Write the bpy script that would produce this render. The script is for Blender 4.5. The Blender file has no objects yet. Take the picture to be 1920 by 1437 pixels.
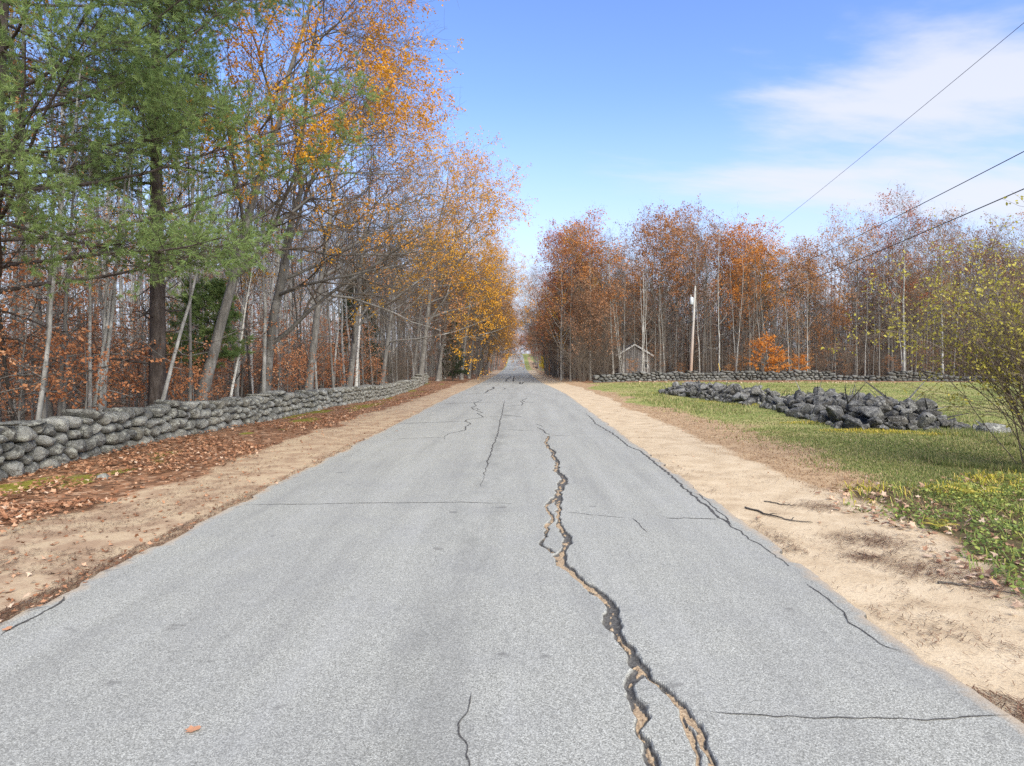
import bpy, math, random
import numpy as np
from math import radians, pi

SC = bpy.context.scene
COL = SC.collection
RNG = np.random.default_rng(11)

# ------------------------------------------------------------------ camera, sky, sun, exposure
cam = bpy.data.cameras.new('camera')
cam.lens = 22.5; cam.sensor_width = 36.0
cam.shift_x = -17 / 1920; cam.shift_y = -42.5 / 1920        # a slightly shifted lens keeps the verticals upright
cam.clip_start = 0.05; cam.clip_end = 3000
camo = bpy.data.objects.new('camera', cam); COL.objects.link(camo)
camo.location = (0, 0, 2.0); camo.rotation_euler = (radians(90), 0, 0)
SC.camera = camo

SUN_EL, SUN_AZ = 38.0, 152.0      # azimuth clockwise from +Y: the sun stands behind the camera, a little to the right
world = bpy.data.worlds.new('World'); SC.world = world; world.use_nodes = True
wt = world.node_tree; wt.nodes.clear()
def wn(t, **k):
    n = wt.nodes.new(t)
    for a, v in k.items(): setattr(n, a, v)
    return n
wout = wn('ShaderNodeOutputWorld'); wbg = wn('ShaderNodeBackground'); wbg.inputs[1].default_value = 0.12
sky = wn('ShaderNodeTexSky', sky_type='NISHITA', sun_disc=False)
sky.sun_elevation = radians(SUN_EL); sky.sun_rotation = radians(SUN_AZ)
sky.air_density = 1.0; sky.dust_density = 0.6; sky.ozone_density = 2.0; sky.altitude = 150
tc = wn('ShaderNodeTexCoord'); sep = wn('ShaderNodeSeparateXYZ'); wt.links.new(tc.outputs['Generated'], sep.inputs[0])
def wmath(op, a, b=None, clamp=False):
    n = wn('ShaderNodeMath', operation=op); n.use_clamp = clamp
    for i, v in enumerate((a, b)):
        if v is None: continue
        if isinstance(v, (int, float)): n.inputs[i].default_value = v
        else: wt.links.new(v, n.inputs[i])
    return n.outputs[0]
zz = wmath('ADD', wmath('MAXIMUM', sep.outputs[2], 0.0), 0.12)
cmb = wn('ShaderNodeCombineXYZ')
wt.links.new(wmath('DIVIDE', sep.outputs[0], zz), cmb.inputs[0]); wt.links.new(wmath('DIVIDE', sep.outputs[1], zz), cmb.inputs[1])
mp = wn('ShaderNodeMapping'); mp.inputs['Location'].default_value = (15.48, 14.49, 0.0); mp.inputs['Rotation'].default_value = (0, 0, radians(-28)); mp.inputs['Scale'].default_value = (0.55, 1.0, 1)
wt.links.new(cmb.outputs[0], mp.inputs[0])
nz = wn('ShaderNodeTexNoise'); nz.inputs['Scale'].default_value = 0.85; nz.inputs['Detail'].default_value = 9; nz.inputs['Roughness'].default_value = 0.56; nz.inputs['Distortion'].default_value = 0.35
wt.links.new(mp.outputs[0], nz.inputs['Vector'])
rmp = wn('ShaderNodeMapRange'); rmp.interpolation_type = 'SMOOTHSTEP'
rmp.inputs[1].default_value = 0.51; rmp.inputs[2].default_value = 0.67; rmp.inputs[3].default_value = 0.0; rmp.inputs[4].default_value = 0.85
wt.links.new(nz.outputs[0], rmp.inputs[0])
veil = wn('ShaderNodeMapRange'); veil.interpolation_type = 'SMOOTHSTEP'     # thin white air towards the horizon all round
veil.inputs[1].default_value = 0.40; veil.inputs[2].default_value = 0.0; veil.inputs[3].default_value = 0.0; veil.inputs[4].default_value = 0.96
wt.links.new(sep.outputs[2], veil.inputs[0])
hsv = wn('ShaderNodeHueSaturation'); hsv.inputs['Hue'].default_value = 0.514; hsv.inputs['Saturation'].default_value = 1.15; hsv.inputs['Value'].default_value = 1.18
wt.links.new(sky.outputs[0], hsv.inputs['Color'])
mixv = wn('ShaderNodeMix', data_type='RGBA'); mixv.inputs[7].default_value = (2.8, 3.1, 3.95, 1)
wt.links.new(veil.outputs[0], mixv.inputs[0]); wt.links.new(hsv.outputs[0], mixv.inputs[6])
mix = wn('ShaderNodeMix', data_type='RGBA'); mix.inputs[7].default_value = (3.35, 3.42, 3.75, 1)
wt.links.new(rmp.outputs[0], mix.inputs[0]); wt.links.new(mixv.outputs[2], mix.inputs[6])
wt.links.new(mix.outputs[2], wbg.inputs[0]); wt.links.new(wbg.outputs[0], wout.inputs[0])

sun = bpy.data.lights.new('sun', 'SUN'); sun.energy = 3.5; sun.angle = radians(75); sun.color = (1.0, 0.945, 0.785)
suno = bpy.data.objects.new('sun', sun); COL.objects.link(suno)
suno.rotation_euler = (radians(90 - SUN_EL), 0, radians(180 - SUN_AZ) + 0.0)
vs = SC.view_settings
vs.view_transform = 'Standard'; vs.look = 'None'; vs.gamma = 1.0; vs.use_curve_mapping = False
vs.exposure = 1.15
SC.cycles.max_bounces = 6; SC.cycles.diffuse_bounces = 3; SC.cycles.transparent_max_bounces = 8
SC.cycles.use_denoising = False

# ------------------------------------------------------------------ helpers: numbers
def smooth(a, b, x):
    t = np.clip((x - a) / (b - a), 0, 1); return t * t * (3 - 2 * t)
_perm = np.random.default_rng(5).random((256, 256))
def vnoise(x, y):
    x = np.asarray(x, float); y = np.asarray(y, float)
    xi = np.floor(x).astype(int); yi = np.floor(y).astype(int); fx = x - xi; fy = y - yi
    fx = fx * fx * (3 - 2 * fx); fy = fy * fy * (3 - 2 * fy)
    g = lambda a, b: _perm[a & 255, b & 255]
    return (g(xi, yi) * (1 - fx) + g(xi + 1, yi) * fx) * (1 - fy) + (g(xi, yi + 1) * (1 - fx) + g(xi + 1, yi + 1) * fx) * fy
def fbm(x, y, o=4):
    s = 0; a = .5; n = 0
    for i in range(o):
        s = s + a * vnoise(x * 2 ** i + 17.3 * i, y * 2 ** i - 9.1 * i); n += a; a *= .5
    return s / n
def unit(v): return v / np.maximum(np.linalg.norm(v, axis=-1, keepdims=True), 1e-9)

ROAD_Y = [-20, 0, 40, 72, 131, 190, 232, 280, 340, 400, 460, 560, 900]
ROAD_Z = [0, 0, -.05, -.48, -.84, -.7, -.13, 2.56, 4.8, 6.2, 5.0, -4, -30]
ROAD_C = [-.61, -.61, -.61, -1.06, -1.5, -1.8, -1.93, -2.1, -2.5, -3.4, -6, -10, -20]
HALF = 3.39
_yy = np.linspace(-20, 900, 1841)
def _sm(v):
    a = np.interp(_yy, ROAD_Y, v); k = np.hanning(41); k /= k.sum()
    return np.convolve(np.pad(a, 20, mode='edge'), k, 'valid')
_rz, _rc = _sm(ROAD_Z), _sm(ROAD_C)
def rz(y): return np.interp(y, _yy, _rz)
def rc(y): return np.interp(y, _yy, _rc)
WL_Y = [0, 11, 17, 23, 29, 42, 52, 61, 75, 130, 900]
WL_Z = [-.06, -.06, 0, -.14, -.17, -.52, -.42, -.15, -.3, -.7, 0]
def ground_z(x, y):
    x = np.asarray(x, float); y = np.asarray(y, float)
    r = rz(y); c = rc(y)
    dl = (c - HALF) - x; dr = x - (c + HALF)
    wl = np.where(y < 130, np.interp(y, WL_Y, WL_Z), r + .1)
    zl = r - .035 + (wl - r + .035) * smooth(.6, 4.6, dl) + .010 * np.clip(dl - 7, 0, 40) + .12 * (fbm(x * .35, y * .35) - .5) * smooth(1.5, 6, dl)
    lawn = np.where(y < 90, -.02 - .25 * smooth(45, 75, y) * smooth(14, 4, x), r + .1)
    lawn = lawn + (r + .1 - lawn) * smooth(72, 110, y)
    zr = r - .035 + (lawn - r + .035) * smooth(.4, 3.0, dr) + .10 * (fbm(x * .3 + 40, y * .3) - .5) * smooth(1, 5, dr)
    z = np.where(dl > 0, zl, np.where(dr > 0, zr, r - .035))
    sh = (np.abs(x - c) - HALF)
    z = z + (.012 + .02 * smooth(2.0, 3.0, sh)) * (fbm(x * 1.7, y * 1.7, 3) - .5) * smooth(.02, .35, sh)
    z = np.where(sh < -.12, r - .12, z)
    return z

# ------------------------------------------------------------------ helpers: meshes
class MB:
    """collects vertices and faces, then links them as one mesh"""
    def __init__(s): s.V = []; s.F = []; s.M = []; s.T = []; s.n = 0; s.extra = {}
    def add(s, V, F, mi=0, tone=None):
        V = np.asarray(V, float).reshape(-1, 3); F = np.asarray(F, int)
        s.V.append(V); s.F.append(F + s.n); s.M.append(np.full(len(F), mi)); s.n += len(V)
        s.T.append(np.zeros(len(V)) if tone is None else np.broadcast_to(np.asarray(tone, float), (len(V),)))
        return s
    def tris(s): return sum(len(f) * (f.shape[1] - 2) for f in s.F)
    def mesh(s, name, mats, smooth_=True, attrs=None):
        me = bpy.data.meshes.new(name)
        V = np.concatenate(s.V); me.vertices.add(len(V)); me.vertices.foreach_set('co', V.astype(np.float32).ravel())
        tot = np.concatenate([np.full(len(f), f.shape[1]) for f in s.F]); loops = np.concatenate([f.ravel() for f in s.F])
        me.loops.add(len(loops)); me.loops.foreach_set('vertex_index', loops.astype(np.int32))
        me.polygons.add(len(tot)); st = np.zeros(len(tot), np.int32); st[1:] = np.cumsum(tot)[:-1]
        me.polygons.foreach_set('loop_start', st); me.polygons.foreach_set('loop_total', tot.astype(np.int32))
        me.polygons.foreach_set('material_index', np.concatenate(s.M).astype(np.int32))
        me.polygons.foreach_set('use_smooth', np.full(len(tot), smooth_, bool))
        a = me.attributes.new('tone', 'FLOAT', 'POINT'); a.data.foreach_set('value', np.concatenate(s.T).astype(np.float32))
        for k, v in (attrs or {}).items():
            a = me.attributes.new(k, 'FLOAT', 'POINT'); a.data.foreach_set('value', np.asarray(v, np.float32))
        for m in (mats if isinstance(mats, (list, tuple)) else [mats]): me.materials.append(m)
        me.update(calc_edges=True); me.validate()
        return me
def link(name, data, parent=None, loc=(0, 0, 0), rot=(0, 0, 0), scale=1.0):
    o = bpy.data.objects.new(name, data); COL.objects.link(o)
    o.location = loc; o.rotation_euler = rot; o.scale = (scale,) * 3 if isinstance(scale, (int, float)) else scale
    if parent is not None: o.parent = parent
    return o
def tag(o, label=None, cat=None, group=None, kind=None):
    if label: o['label'] = label
    if cat: o['category'] = cat
    if group: o['group'] = group
    if kind: o['kind'] = kind
    return o
def thing(name, label, cat, loc=(0, 0, 0), rot=(0, 0, 0), scale=1.0, group=None):
    return tag(link(name, None, None, loc, rot, scale), label, cat, group)

def grid_faces(nr, nc):
    i = np.arange(nr * nc).reshape(nr, nc)
    return np.stack([i[:-1, :-1], i[:-1, 1:], i[1:, 1:], i[1:, :-1]], -1).reshape(-1, 4)
def tubes(mb, P, R, S, mi=0, tone=0.0):
    """P (N,K,3) polylines, R (N,K) radii -> closed-round tubes"""
    N, K = R.shape
    T = np.empty_like(P); T[:, 1:-1] = P[:, 2:] - P[:, :-2]; T[:, 0] = P[:, 1] - P[:, 0]; T[:, -1] = P[:, -1] - P[:, -2]
    T = unit(T); ref = np.where(np.abs(unit(P[:, -1] - P[:, 0])[:, None, 2:3]) > .8, np.array([1., 0, 0]), np.array([0, 0, 1.]))
    A = unit(np.cross(T, ref)); B = np.cross(T, A)
    an = np.arange(S) * 2 * pi / S
    V = P[:, :, None] + R[:, :, None, None] * (A[:, :, None] * np.cos(an)[None, None, :, None] + B[:, :, None] * np.sin(an)[None, None, :, None])
    i = np.arange(N * K * S).reshape(N, K, S); j = np.roll(i, -1, 2)
    F = np.stack([i[:, :-1], j[:, :-1], j[:, 1:], i[:, 1:]], -1).reshape(-1, 4)
    mb.add(V.reshape(-1, 3), F, mi, tone)
def box(mb, c, d, mi=0, rotz=0.0):
    v = np.array([[x, y, z] for x in (-.5, .5) for y in (-.5, .5) for z in (-.5, .5)]) * np.array(d)
    cs, sn = math.cos(rotz), math.sin(rotz)
    v = np.stack([v[:, 0] * cs - v[:, 1] * sn, v[:, 0] * sn + v[:, 1] * cs, v[:, 2]], 1) + np.array(c)
    mb.add(v, [[0, 1, 3, 2], [4, 6, 7, 5], [0, 4, 5, 1], [2, 3, 7, 6], [0, 2, 6, 4], [1, 5, 7, 3]], mi)

# ------------------------------------------------------------------ helpers: materials
class NT:
    def __init__(s, name):
        s.m = bpy.data.materials.new(name); s.m.use_nodes = True; s.t = s.m.node_tree; s.t.nodes.clear()
        s.out = s.t.nodes.new('ShaderNodeOutputMaterial')
    def n(s, t, ins=None, **k):
        n = s.t.nodes.new(t)
        for a, v in k.items(): setattr(n, a, v)
        for a, v in (ins or {}).items():
            if hasattr(v, 'is_output') or isinstance(v, bpy.types.NodeSocket): s.t.links.new(v, n.inputs[a])
            else: n.inputs[a].default_value = v
        return n
    def noise(s, scale, detail=4, rough=.55, vec=None, dist=0.0):
        i = {'Scale': scale, 'Detail': detail, 'Roughness': rough, 'Distortion': dist}
        if vec is not None: i['Vector'] = vec
        return s.n('ShaderNodeTexNoise', i).outputs[0]
    def ramp(s, fac, stops, interp='LINEAR'):
        n = s.n('ShaderNodeValToRGB', {0: fac}); r = n.color_ramp; r.interpolation = interp
        while len(r.elements) < len(stops): r.elements.new(.5)
        for e, (p, c) in zip(r.elements, stops): e.position = p; e.color = (*c, 1) if len(c) == 3 else c
        return n.outputs[0]
    def rng(s, v, a, b, c=0.0, d=1.0): return s.n('ShaderNodeMapRange', {0: v, 1: a, 2: b, 3: c, 4: d}).outputs[0]
    def mix(s, f, a, b, blend='MIX'):
        n = s.n('ShaderNodeMix', data_type='RGBA', blend_type=blend)
        for i, v in ((0, f), (6, a), (7, b)):
            if isinstance(v, bpy.types.NodeSocket): s.t.links.new(v, n.inputs[i])
            elif i == 0: n.inputs[0].default_value = v
            else: n.inputs[i].default_value = (*v, 1)
        return n.outputs[2]
    def math(s, op, a, b=0.0, clamp=False):
        n = s.n('ShaderNodeMath', {0: a, 1: b}, operation=op); n.use_clamp = clamp; return n.outputs[0]
    def attr(s, name): return s.n('ShaderNodeAttribute', attribute_name=name).outputs['Fac']
    def coord(s, w='Object'): return s.n('ShaderNodeTexCoord').outputs[w]
    def pos(s): return s.n('ShaderNodeNewGeometry').outputs['Position']
    def bump(s, h, st=.3, d=.02): return s.n('ShaderNodeBump', {'Strength': st, 'Distance': d, 'Height': h}).outputs[0]
    def mapping(s, vec, scale): return s.n('ShaderNodeMapping', {0: vec, 'Scale': scale}).outputs[0]
    def rand(s): return s.n('ShaderNodeObjectInfo').outputs['Random']
    def bsdf(s, col, rough=.85, normal=None, spec=.25, metal=0.0):
        b = s.n('ShaderNodeBsdfPrincipled', {'Roughness': rough, 'Specular IOR Level': spec, 'Metallic': metal})
        if isinstance(col, bpy.types.NodeSocket): s.t.links.new(col, b.inputs['Base Color'])
        else: b.inputs['Base Color'].default_value = (*col, 1)
        if normal is not None: s.t.links.new(normal, b.inputs['Normal'])
        return b.outputs[0]
    def done(s, sh): s.t.links.new(sh, s.out.inputs[0]); return s.m

def leaf_mat(name, stops, trans=.35, rough=.6, objvar=.35):
    """leaf faces: colour by each leaf's own tone, a little light shining through"""
    t = NT(name)
    f = t.attr('tone')
    if objvar: f = t.math('ADD', t.math('MULTIPLY', f, 1 - objvar), t.math('MULTIPLY', t.rand(), objvar))
    c = t.ramp(f, stops)
    d = t.bsdf(c, rough, spec=.2)
    tr = t.n('ShaderNodeBsdfTranslucent', {'Color': c}).outputs[0]
    return t.done(t.n('ShaderNodeMixShader', {0: trans, 1: d, 2: tr}).outputs[0])
def bark_mat(name, dark, mid, light, sc=6.0, lich=.55, stretch=.22, bump=.5):
    t = NT(name); o = t.coord(); m = t.mapping(o, (1, 1, stretch))
    n1 = t.noise(sc * 2.2, 5, .65, m); n2 = t.noise(1.3, 4, .6, o)
    c = t.ramp(n1, [(.28, dark), (.52, mid), (.75, light)])
    c = t.mix(t.rng(n2, lich, lich + .12, 0, .7), c, tuple(min(1, v * 1.35 + .05) for v in light))
    c = t.mix(t.math('MULTIPLY', t.rand(), .45), c, tuple(v * .55 for v in mid))
    return t.done(t.bsdf(c, .9, t.bump(n1, bump, .04), .15))

# ------------------------------------------------------------------ the ground
def axis(fine0, fine1, step, lo, hi, g=1.13):
    a = list(np.arange(fine0, fine1 + 1e-6, step)); s = step
    while a[-1] < hi: s *= g; a.append(a[-1] + s)
    s = step; b = []; x = fine0
    while x > lo: s *= g; x -= s; b.append(x)
    return np.array(b[::-1] + a)
def weed_mask(x, y):
    n = fbm(x * 1.1 + 3, y * 1.1, 3) - .5
    left = 4.55 + .55 * smooth(7, 4.5, y) * -1 + .9 * n
    top = 9.7 + (x - 4.6) * .42 + 1.2 * n
    return smooth(0, .5, x - left) * smooth(0, .6, top - y)
def masks(x, y):
    c = rc(y); dl = (c - HALF) - x; dr = x - (c + HALF)
    n = fbm(x * .55, y * .4, 4) - .5; nf = fbm(x * 2.3 + 8, y * 1.6, 3) - .5
    sand = smooth(2.35, 1.55, dl + 1.5 * n + .5 * nf) * (dl > -.3) + smooth(2.3, 1.5, dr + 1.1 * n + .4 * nf) * (dr > -.3)
    sand = np.clip(sand, 0, 1) * smooth(230, 130, y)
    mo = fbm(x * .8 + 31, y * .45 + 7, 3)
    moss = .8 * smooth(.56, .66, mo + .10 * smooth(12, 9, y)) * smooth(2.5, 3.3, dl) * smooth(6.0, 5.0, dl) * (y < 80)
    leaf = smooth(.1, .5, dl) * (1 - moss)
    dry = smooth(1.3, 2.0, dr + n) * smooth(3.9, 2.5, dr + 3.4 * (fbm(x * .22 + 5, y * .13, 3) - .5) + nf - .5 * smooth(30, 14, y)) * (y < 300)
    lawnm = smooth(2.4, 3.6, dr + 2 * n)
    leafr = smooth(58, 61.5, y + 1.5 * n) * (x > 4)
    far = smooth(105, 130, y) * smooth(12, 2, np.abs(x - c) - HALF) * (fbm(x * .2, y * .06, 2) > .55)
    return sand, moss, np.clip(leaf + leafr * (1 - far), 0, 1), dry, lawnm, weed_mask(x, y) * (x > 3) * (y < 16)

GX = axis(-11, 14, .12, -260, 260); GY = axis(2.6, 34, .14, -30, 1000, 1.07)
XX, YY = np.meshgrid(GX, GY); ZZ = ground_z(XX, YY)
sd, ms, lf, dy, lw, wd = masks(XX, YY)
t = NT('ground_soil'); P = t.pos()
n_big = t.noise(.35, 5, .6, P); n_mid = t.noise(2.2, 5, .6, P); n_fine = t.noise(28, 4, .7, P); n_grit = t.noise(110, 3, .7, P)
vor = t.n('ShaderNodeTexVoronoi', {'Vector': P, 'Scale': 9.0}); vcol = t.n('ShaderNodeSeparateColor', {0: vor.outputs['Color']}).outputs[0]
grass = t.ramp(t.math('ADD', t.math('MULTIPLY', n_big, .75), t.math('MULTIPLY', n_fine, .35)),
               [(.38, (.13, .175, .045)), (.50, (.20, .225, .065)), (.60, (.29, .27, .10)), (.74, (.36, .27, .145))])
litter = t.ramp(vcol, [(.0, (.09, .05, .03)), (.35, (.185, .095, .052)), (.7, (.28, .145, .08)), (1., (.37, .235, .15))])
litter = t.mix(t.rng(n_mid, .5, .68, 0, .6), litter, (.11, .07, .045))
dryg = t.ramp(t.math('ADD', t.math('MULTIPLY', n_fine, .6), t.math('MULTIPLY', n_mid, .4)), [(.33, (.17, .105, .06)), (.5, (.36, .24, .14)), (.66, (.48, .36, .22))])
sandc = t.ramp(t.math('ADD', t.math('MULTIPLY', n_mid, .65), t.math('MULTIPLY', n_grit, .35)), [(.30, (.31, .225, .145)), (.45, (.455, .35, .23)), (.60, (.54, .43, .295))])
sandc = t.mix(t.rng(n_fine, .58, .68, 0, .65), sandc, (.20, .115, .065)); sandc = t.mix(t.math('MULTIPLY', t.rng(t.n('ShaderNodeSeparateXYZ', {0: P}).outputs[0], 0, -3, 0, .8), t.rng(n_mid, .38, .58)), sandc, (.26, .165, .105))
mossc = t.ramp(n_fine, [(.35, (.10, .085, .022)), (.62, (.24, .22, .035))])
def brk(a, lo=.3, hi=.7, k=.7): return t.rng(t.math('ADD', t.attr(a), t.math('MULTIPLY', t.math('SUBTRACT', n_fine, .5), k)), lo, hi)
c = t.mix(brk('leafy'), grass, litter)
c = t.mix(brk('dry', .35, .7), c, dryg)
c = t.mix(brk('weedy'), c, (.10, .075, .04))
c = t.mix(brk('moss'), c, mossc)
c = t.mix(brk('sand', .35, .65, .8), c, sandc)
h = t.math('ADD', t.math('MULTIPLY', n_fine, 1.0), t.math('MULTIPLY', n_grit, .35))
ground_mat = t.done(t.bsdf(c, .95, t.bump(h, .38, .03), .1))
mb = MB(); mb.add(np.stack([XX, YY, ZZ], -1), grid_faces(len(GY), len(GX)))
gr = link('ground', mb.mesh('ground', ground_mat, True, {'sand': sd.ravel(), 'moss': ms.ravel(), 'leafy': lf.ravel(), 'dry': dy.ravel(), 'weedy': wd.ravel()}))
tag(gr, kind='structure')

# ------------------------------------------------------------------ the road, with its open crack sunk into it
MAIN= [[(0.743, 17.014, 0.059), (0.598, 15.769, 0.091), (0.625, 14.694, 0.085), (0.698, 14.094, 0.114), (0.675, 13.331, 0.108), (0.709, 12.554, 0.087), (0.643, 11.624, 0.108), (0.725, 11.029, 0.09), (0.732, 10.754, 0.137), (0.63, 10.122, 0.141), (0.556, 9.456, 0.11), (0.517, 8.965, 0.087), (0.516, 8.607, 0.06), (0.468, 8.12, 0.057), (0.478, 7.686, 0.071), (0.509, 7.235, 0.084), (0.497, 6.943, 0.072), (0.423, 6.675, 0.077), (0.381, 6.474, 0.12), (0.41, 6.24, 0.116), (0.466, 6.022, 0.105), (0.541, 5.78, 0.094), (0.636, 5.556, 0.09), (0.699, 5.349, 0.087), (0.746, 5.157, 0.108), (0.724, 5.022, 0.128), (0.672, 4.855, 0.114), (0.687, 4.699, 0.101), (0.713, 4.573, 0.107), (0.752, 4.434, 0.091), (0.774, 4.268, 0.104), (0.773, 4.13, 0.113)], [(0.556, 9.456, 0.055), (0.427, 9.059, 0.084), (0.341, 8.738, 0.041), (0.4, 8.276, 0.048), (0.363, 7.897, 0.064), (0.295, 7.551, 0.039), (0.274, 7.235, 0.034), (0.223, 6.943, 0.035), (0.328, 6.623, 0.046)], [(0.773, 4.13, 0.089), (0.689, 4.016, 0.063), (0.656, 3.909, 0.046), (0.666, 3.793, 0.044), (0.685, 3.697, 0.061), (0.673, 3.593, 0.063), (0.629, 3.507, 0.045), (0.61, 3.436, 0.037), (0.629, 3.358, 0.039), (0.643, 3.261, 0.057), (0.664, 3.154, 0.055), (0.67, 3.094, 0.048)], [(0.773, 4.13, 0.081), (0.799, 4.016, 0.047), (0.845, 3.939, 0.046), (0.88, 3.821, 0.056), (0.909, 3.697, 0.061), (0.929, 3.619, 0.05), (0.94, 3.568, 0.049), (0.959, 3.483, 0.048), (0.956, 3.38, 0.053), (0.951, 3.293, 0.039), (0.954, 3.154, 0.037), (0.96, 3.094, 0.036)], [(0.909, 3.697, 0.036), (0.898, 3.568, 0.031), (0.895, 3.448, 0.04), (0.911, 3.358, 0.039), (0.897, 3.261, 0.029), (0.874, 3.154, 0.028), (0.863, 3.094, 0.024)]]
THIN= [(0.022, [(-3.881, 8.922), (-3.089, 8.889), (-2.059, 8.922), (-0.799, 8.955), (-0.125, 8.856)]), (0.013, [(1.006, 3.625), (1.268, 3.598), (1.55, 3.556), (1.851, 3.566), (2.142, 3.556), (2.423, 3.577), (2.675, 3.614), (2.773, 3.625)]), (0.035, [(-0.838, 32.432), (-0.743, 26.23), (-0.706, 23.529), (-0.697, 21.239), (-0.634, 17.91), (-0.631, 16.107), (-0.662, 15.0), (-0.644, 13.559), (-0.658, 12.533), (-0.643, 11.429), (-0.64, 10.762), (-0.636, 10.042)]), (0.07, [(-0.696, 23.529), (-0.346, 23.077), (0.068, 22.749)]), (0.05, [(-4.119, 20.426), (-4.051, 20.513), (-3.009, 20.69), (-2.234, 20.942), (-1.956, 20.961)]), (0.09, [(-3.877, 29.63), (-3.801, 29.814), (-2.287, 30.496), (-1.667, 30.769), (-0.879, 31.008)]), (0.05, [(-1.95, 16.158), (-2.003, 16.776), (-1.957, 17.542), (-1.61, 18.273), (-1.611, 18.833), (-1.689, 19.306), (-1.582, 20.195), (-1.825, 21.024), (-1.849, 21.616), (-1.336, 22.469), (-1.444, 23.252), (-1.658, 24.166), (-1.492, 24.552), (-1.936, 26.23), (-2.11, 27.157), (-1.986, 28.413), (-2.242, 30.38), (-1.963, 32.296), (-2.356, 33.714)]), (0.05, [(-2.11, 27.157), (-1.83, 26.685), (-1.668, 25.789)]), (0.04, [(-1.342, 22.568), (-1.0, 22.803), (-0.686, 22.735)]), (0.03, [(-3.235, 16.382), (-2.615, 16.505), (-2.029, 16.631)]), (0.03, [(0.455, 20.195), (0.574, 19.753), (0.663, 19.355)]), (0.045, [(0.458, 19.186), (0.63, 18.382), (0.654, 17.745), (0.778, 17.151)]), (0.06, [(0.685, 30.38), (0.174, 30.993), (0.056, 32.296), (0.325, 34.088)]), (0.05, [(-0.028, 31.96), (0.09, 29.791), (0.012, 28.413), (-0.654, 28.413)]), (0.14, [(-2.251, 40.042), (-2.256, 42.596), (-2.296, 44.444), (-2.071, 48.669), (-2.318, 52.856), (-2.075, 51.098)]), (0.08, [(-1.509, 51.098), (-1.184, 48.669), (-1.251, 46.461)]), (0.22, [(-1.774, 72.934), (-1.9, 87.472), (-1.604, 105.495)]), (0.2, [(-0.919, 72.934), (-1.206, 113.274)]), (0.18, [(-0.319, 66.609), (-0.063, 71.243), (-0.14, 63.84), (0.026, 62.541), (0.264, 71.91)]), (0.1, [(-3.579, 38.342), (-2.162, 39.834), (-0.606, 39.834)]), (0.03, [(-0.544, 18.426), (-0.16, 18.338), (0.339, 18.165)]), (0.03, [(0.776, 17.112), (0.985, 17.074), (1.294, 17.036)]), (0.012, [(-0.305, 3.812), (-0.286, 3.649), (-0.298, 3.573), (-0.349, 3.479), (-0.327, 3.381), (-0.274, 3.288), (-0.281, 3.217), (-0.256, 3.154), (-0.255, 3.053)]), (0.05, [(2.495, 24.742), (2.429, 21.429), (2.373, 20.339), (2.516, 17.91), (2.539, 17.021), (2.533, 16.0), (2.531, 14.815), (2.655, 14.286), (2.631, 12.121), (2.594, 10.714), (2.564, 9.6), (2.561, 8.856), (2.529, 8.136), (2.582, 7.547), (2.581, 6.977), (2.612, 6.557), (2.639, 6.234)]), (0.02, [(2.5, 9.677), (2.675, 9.639), (2.63, 8.696), (2.623, 8.219), (2.557, 7.767)]), (0.014, [(2.561, 5.783), (2.573, 5.455), (2.569, 5.096), (2.503, 4.868), (2.531, 4.688), (2.54, 4.516), (2.656, 4.372)]), (0.03, [(1.845, 8.108), (2.478, 8.081)]), (0.012, [(0.58, 8.392), (0.914, 8.247), (1.367, 8.081)]), (0.014, [(1.407, 8.081), (1.443, 7.767), (1.461, 7.43)]), (0.03, [(-3.802, 4.669), (-3.791, 4.908), (-3.807, 5.15), (-3.797, 5.286), (-3.878, 5.43)])]

def dist_poly(px, py, poly):
    best = np.full(px.shape, 9.); w = np.full(px.shape, .05); side = np.zeros(px.shape)
    for (x0, y0, w0), (x1, y1, w1) in zip(poly[:-1], poly[1:]):
        dx, dy_ = x1 - x0, y1 - y0; L = dx * dx + dy_ * dy_ + 1e-9
        u = np.clip(((px - x0) * dx + (py - y0) * dy_) / L, 0, 1)
        ex, ey = px - (x0 + u * dx), py - (y0 + u * dy_); d = np.hypot(ex, ey)
        m = d < best; best = np.where(m, d, best); w = np.where(m, w0 + (w1 - w0) * u, w); side = np.where(m, ex, side)
    return best, w, side
def edge_jag(y, s):
    return .10 * (fbm(y * .55 + 50 * s, y * 0 + s, 4) - .5) + .07 * (fbm(y * 4 + 9 * s, y * 0 + s * 3, 3) - .5) + (-1 if s > 1.5 else 1) * .06 * smooth(.62, .70, fbm(y * 1.1 + 3 * s, y * 0 + 7, 3))
RX = np.concatenate([np.linspace(-1, -.30, 44)[:-1], np.linspace(-.30, .0, 30)[:-1]])
xs_rel = np.unique(np.concatenate([np.linspace(-3.39, .62, 55), np.arange(.62, 1.90, .0095), np.linspace(1.90, 3.39, 24)]))   # offset from the road's middle
ry = [-12.0, -6, -2, 0, 1.5, 2.6, 2.9]
while ry[-1] < 18: ry.append(ry[-1] + max(.011, ry[-1] * .0034))
while ry[-1] < 900: ry.append(ry[-1] + max(.1, (ry[-1] - 14) * .05))
ry = np.array(ry)
U, Y = np.meshgrid(xs_rel, ry)
X = U + rc(Y)
lo, hi = -3.39 + edge_jag(ry, 1.0), 3.39 + edge_jag(ry, 2.0)
k = (U + 3.39) / 6.78
X = X + (1 - k) ** 14 * (lo + 3.39)[:, None] + k ** 14 * (hi - 3.39)[:, None]
deep = np.zeros(X.shape); fill = np.zeros(X.shape)
near = (Y > 2.7) & (Y < 18) & (U > .55) & (U < 1.95)
px, py = X[near], Y[near]
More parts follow.
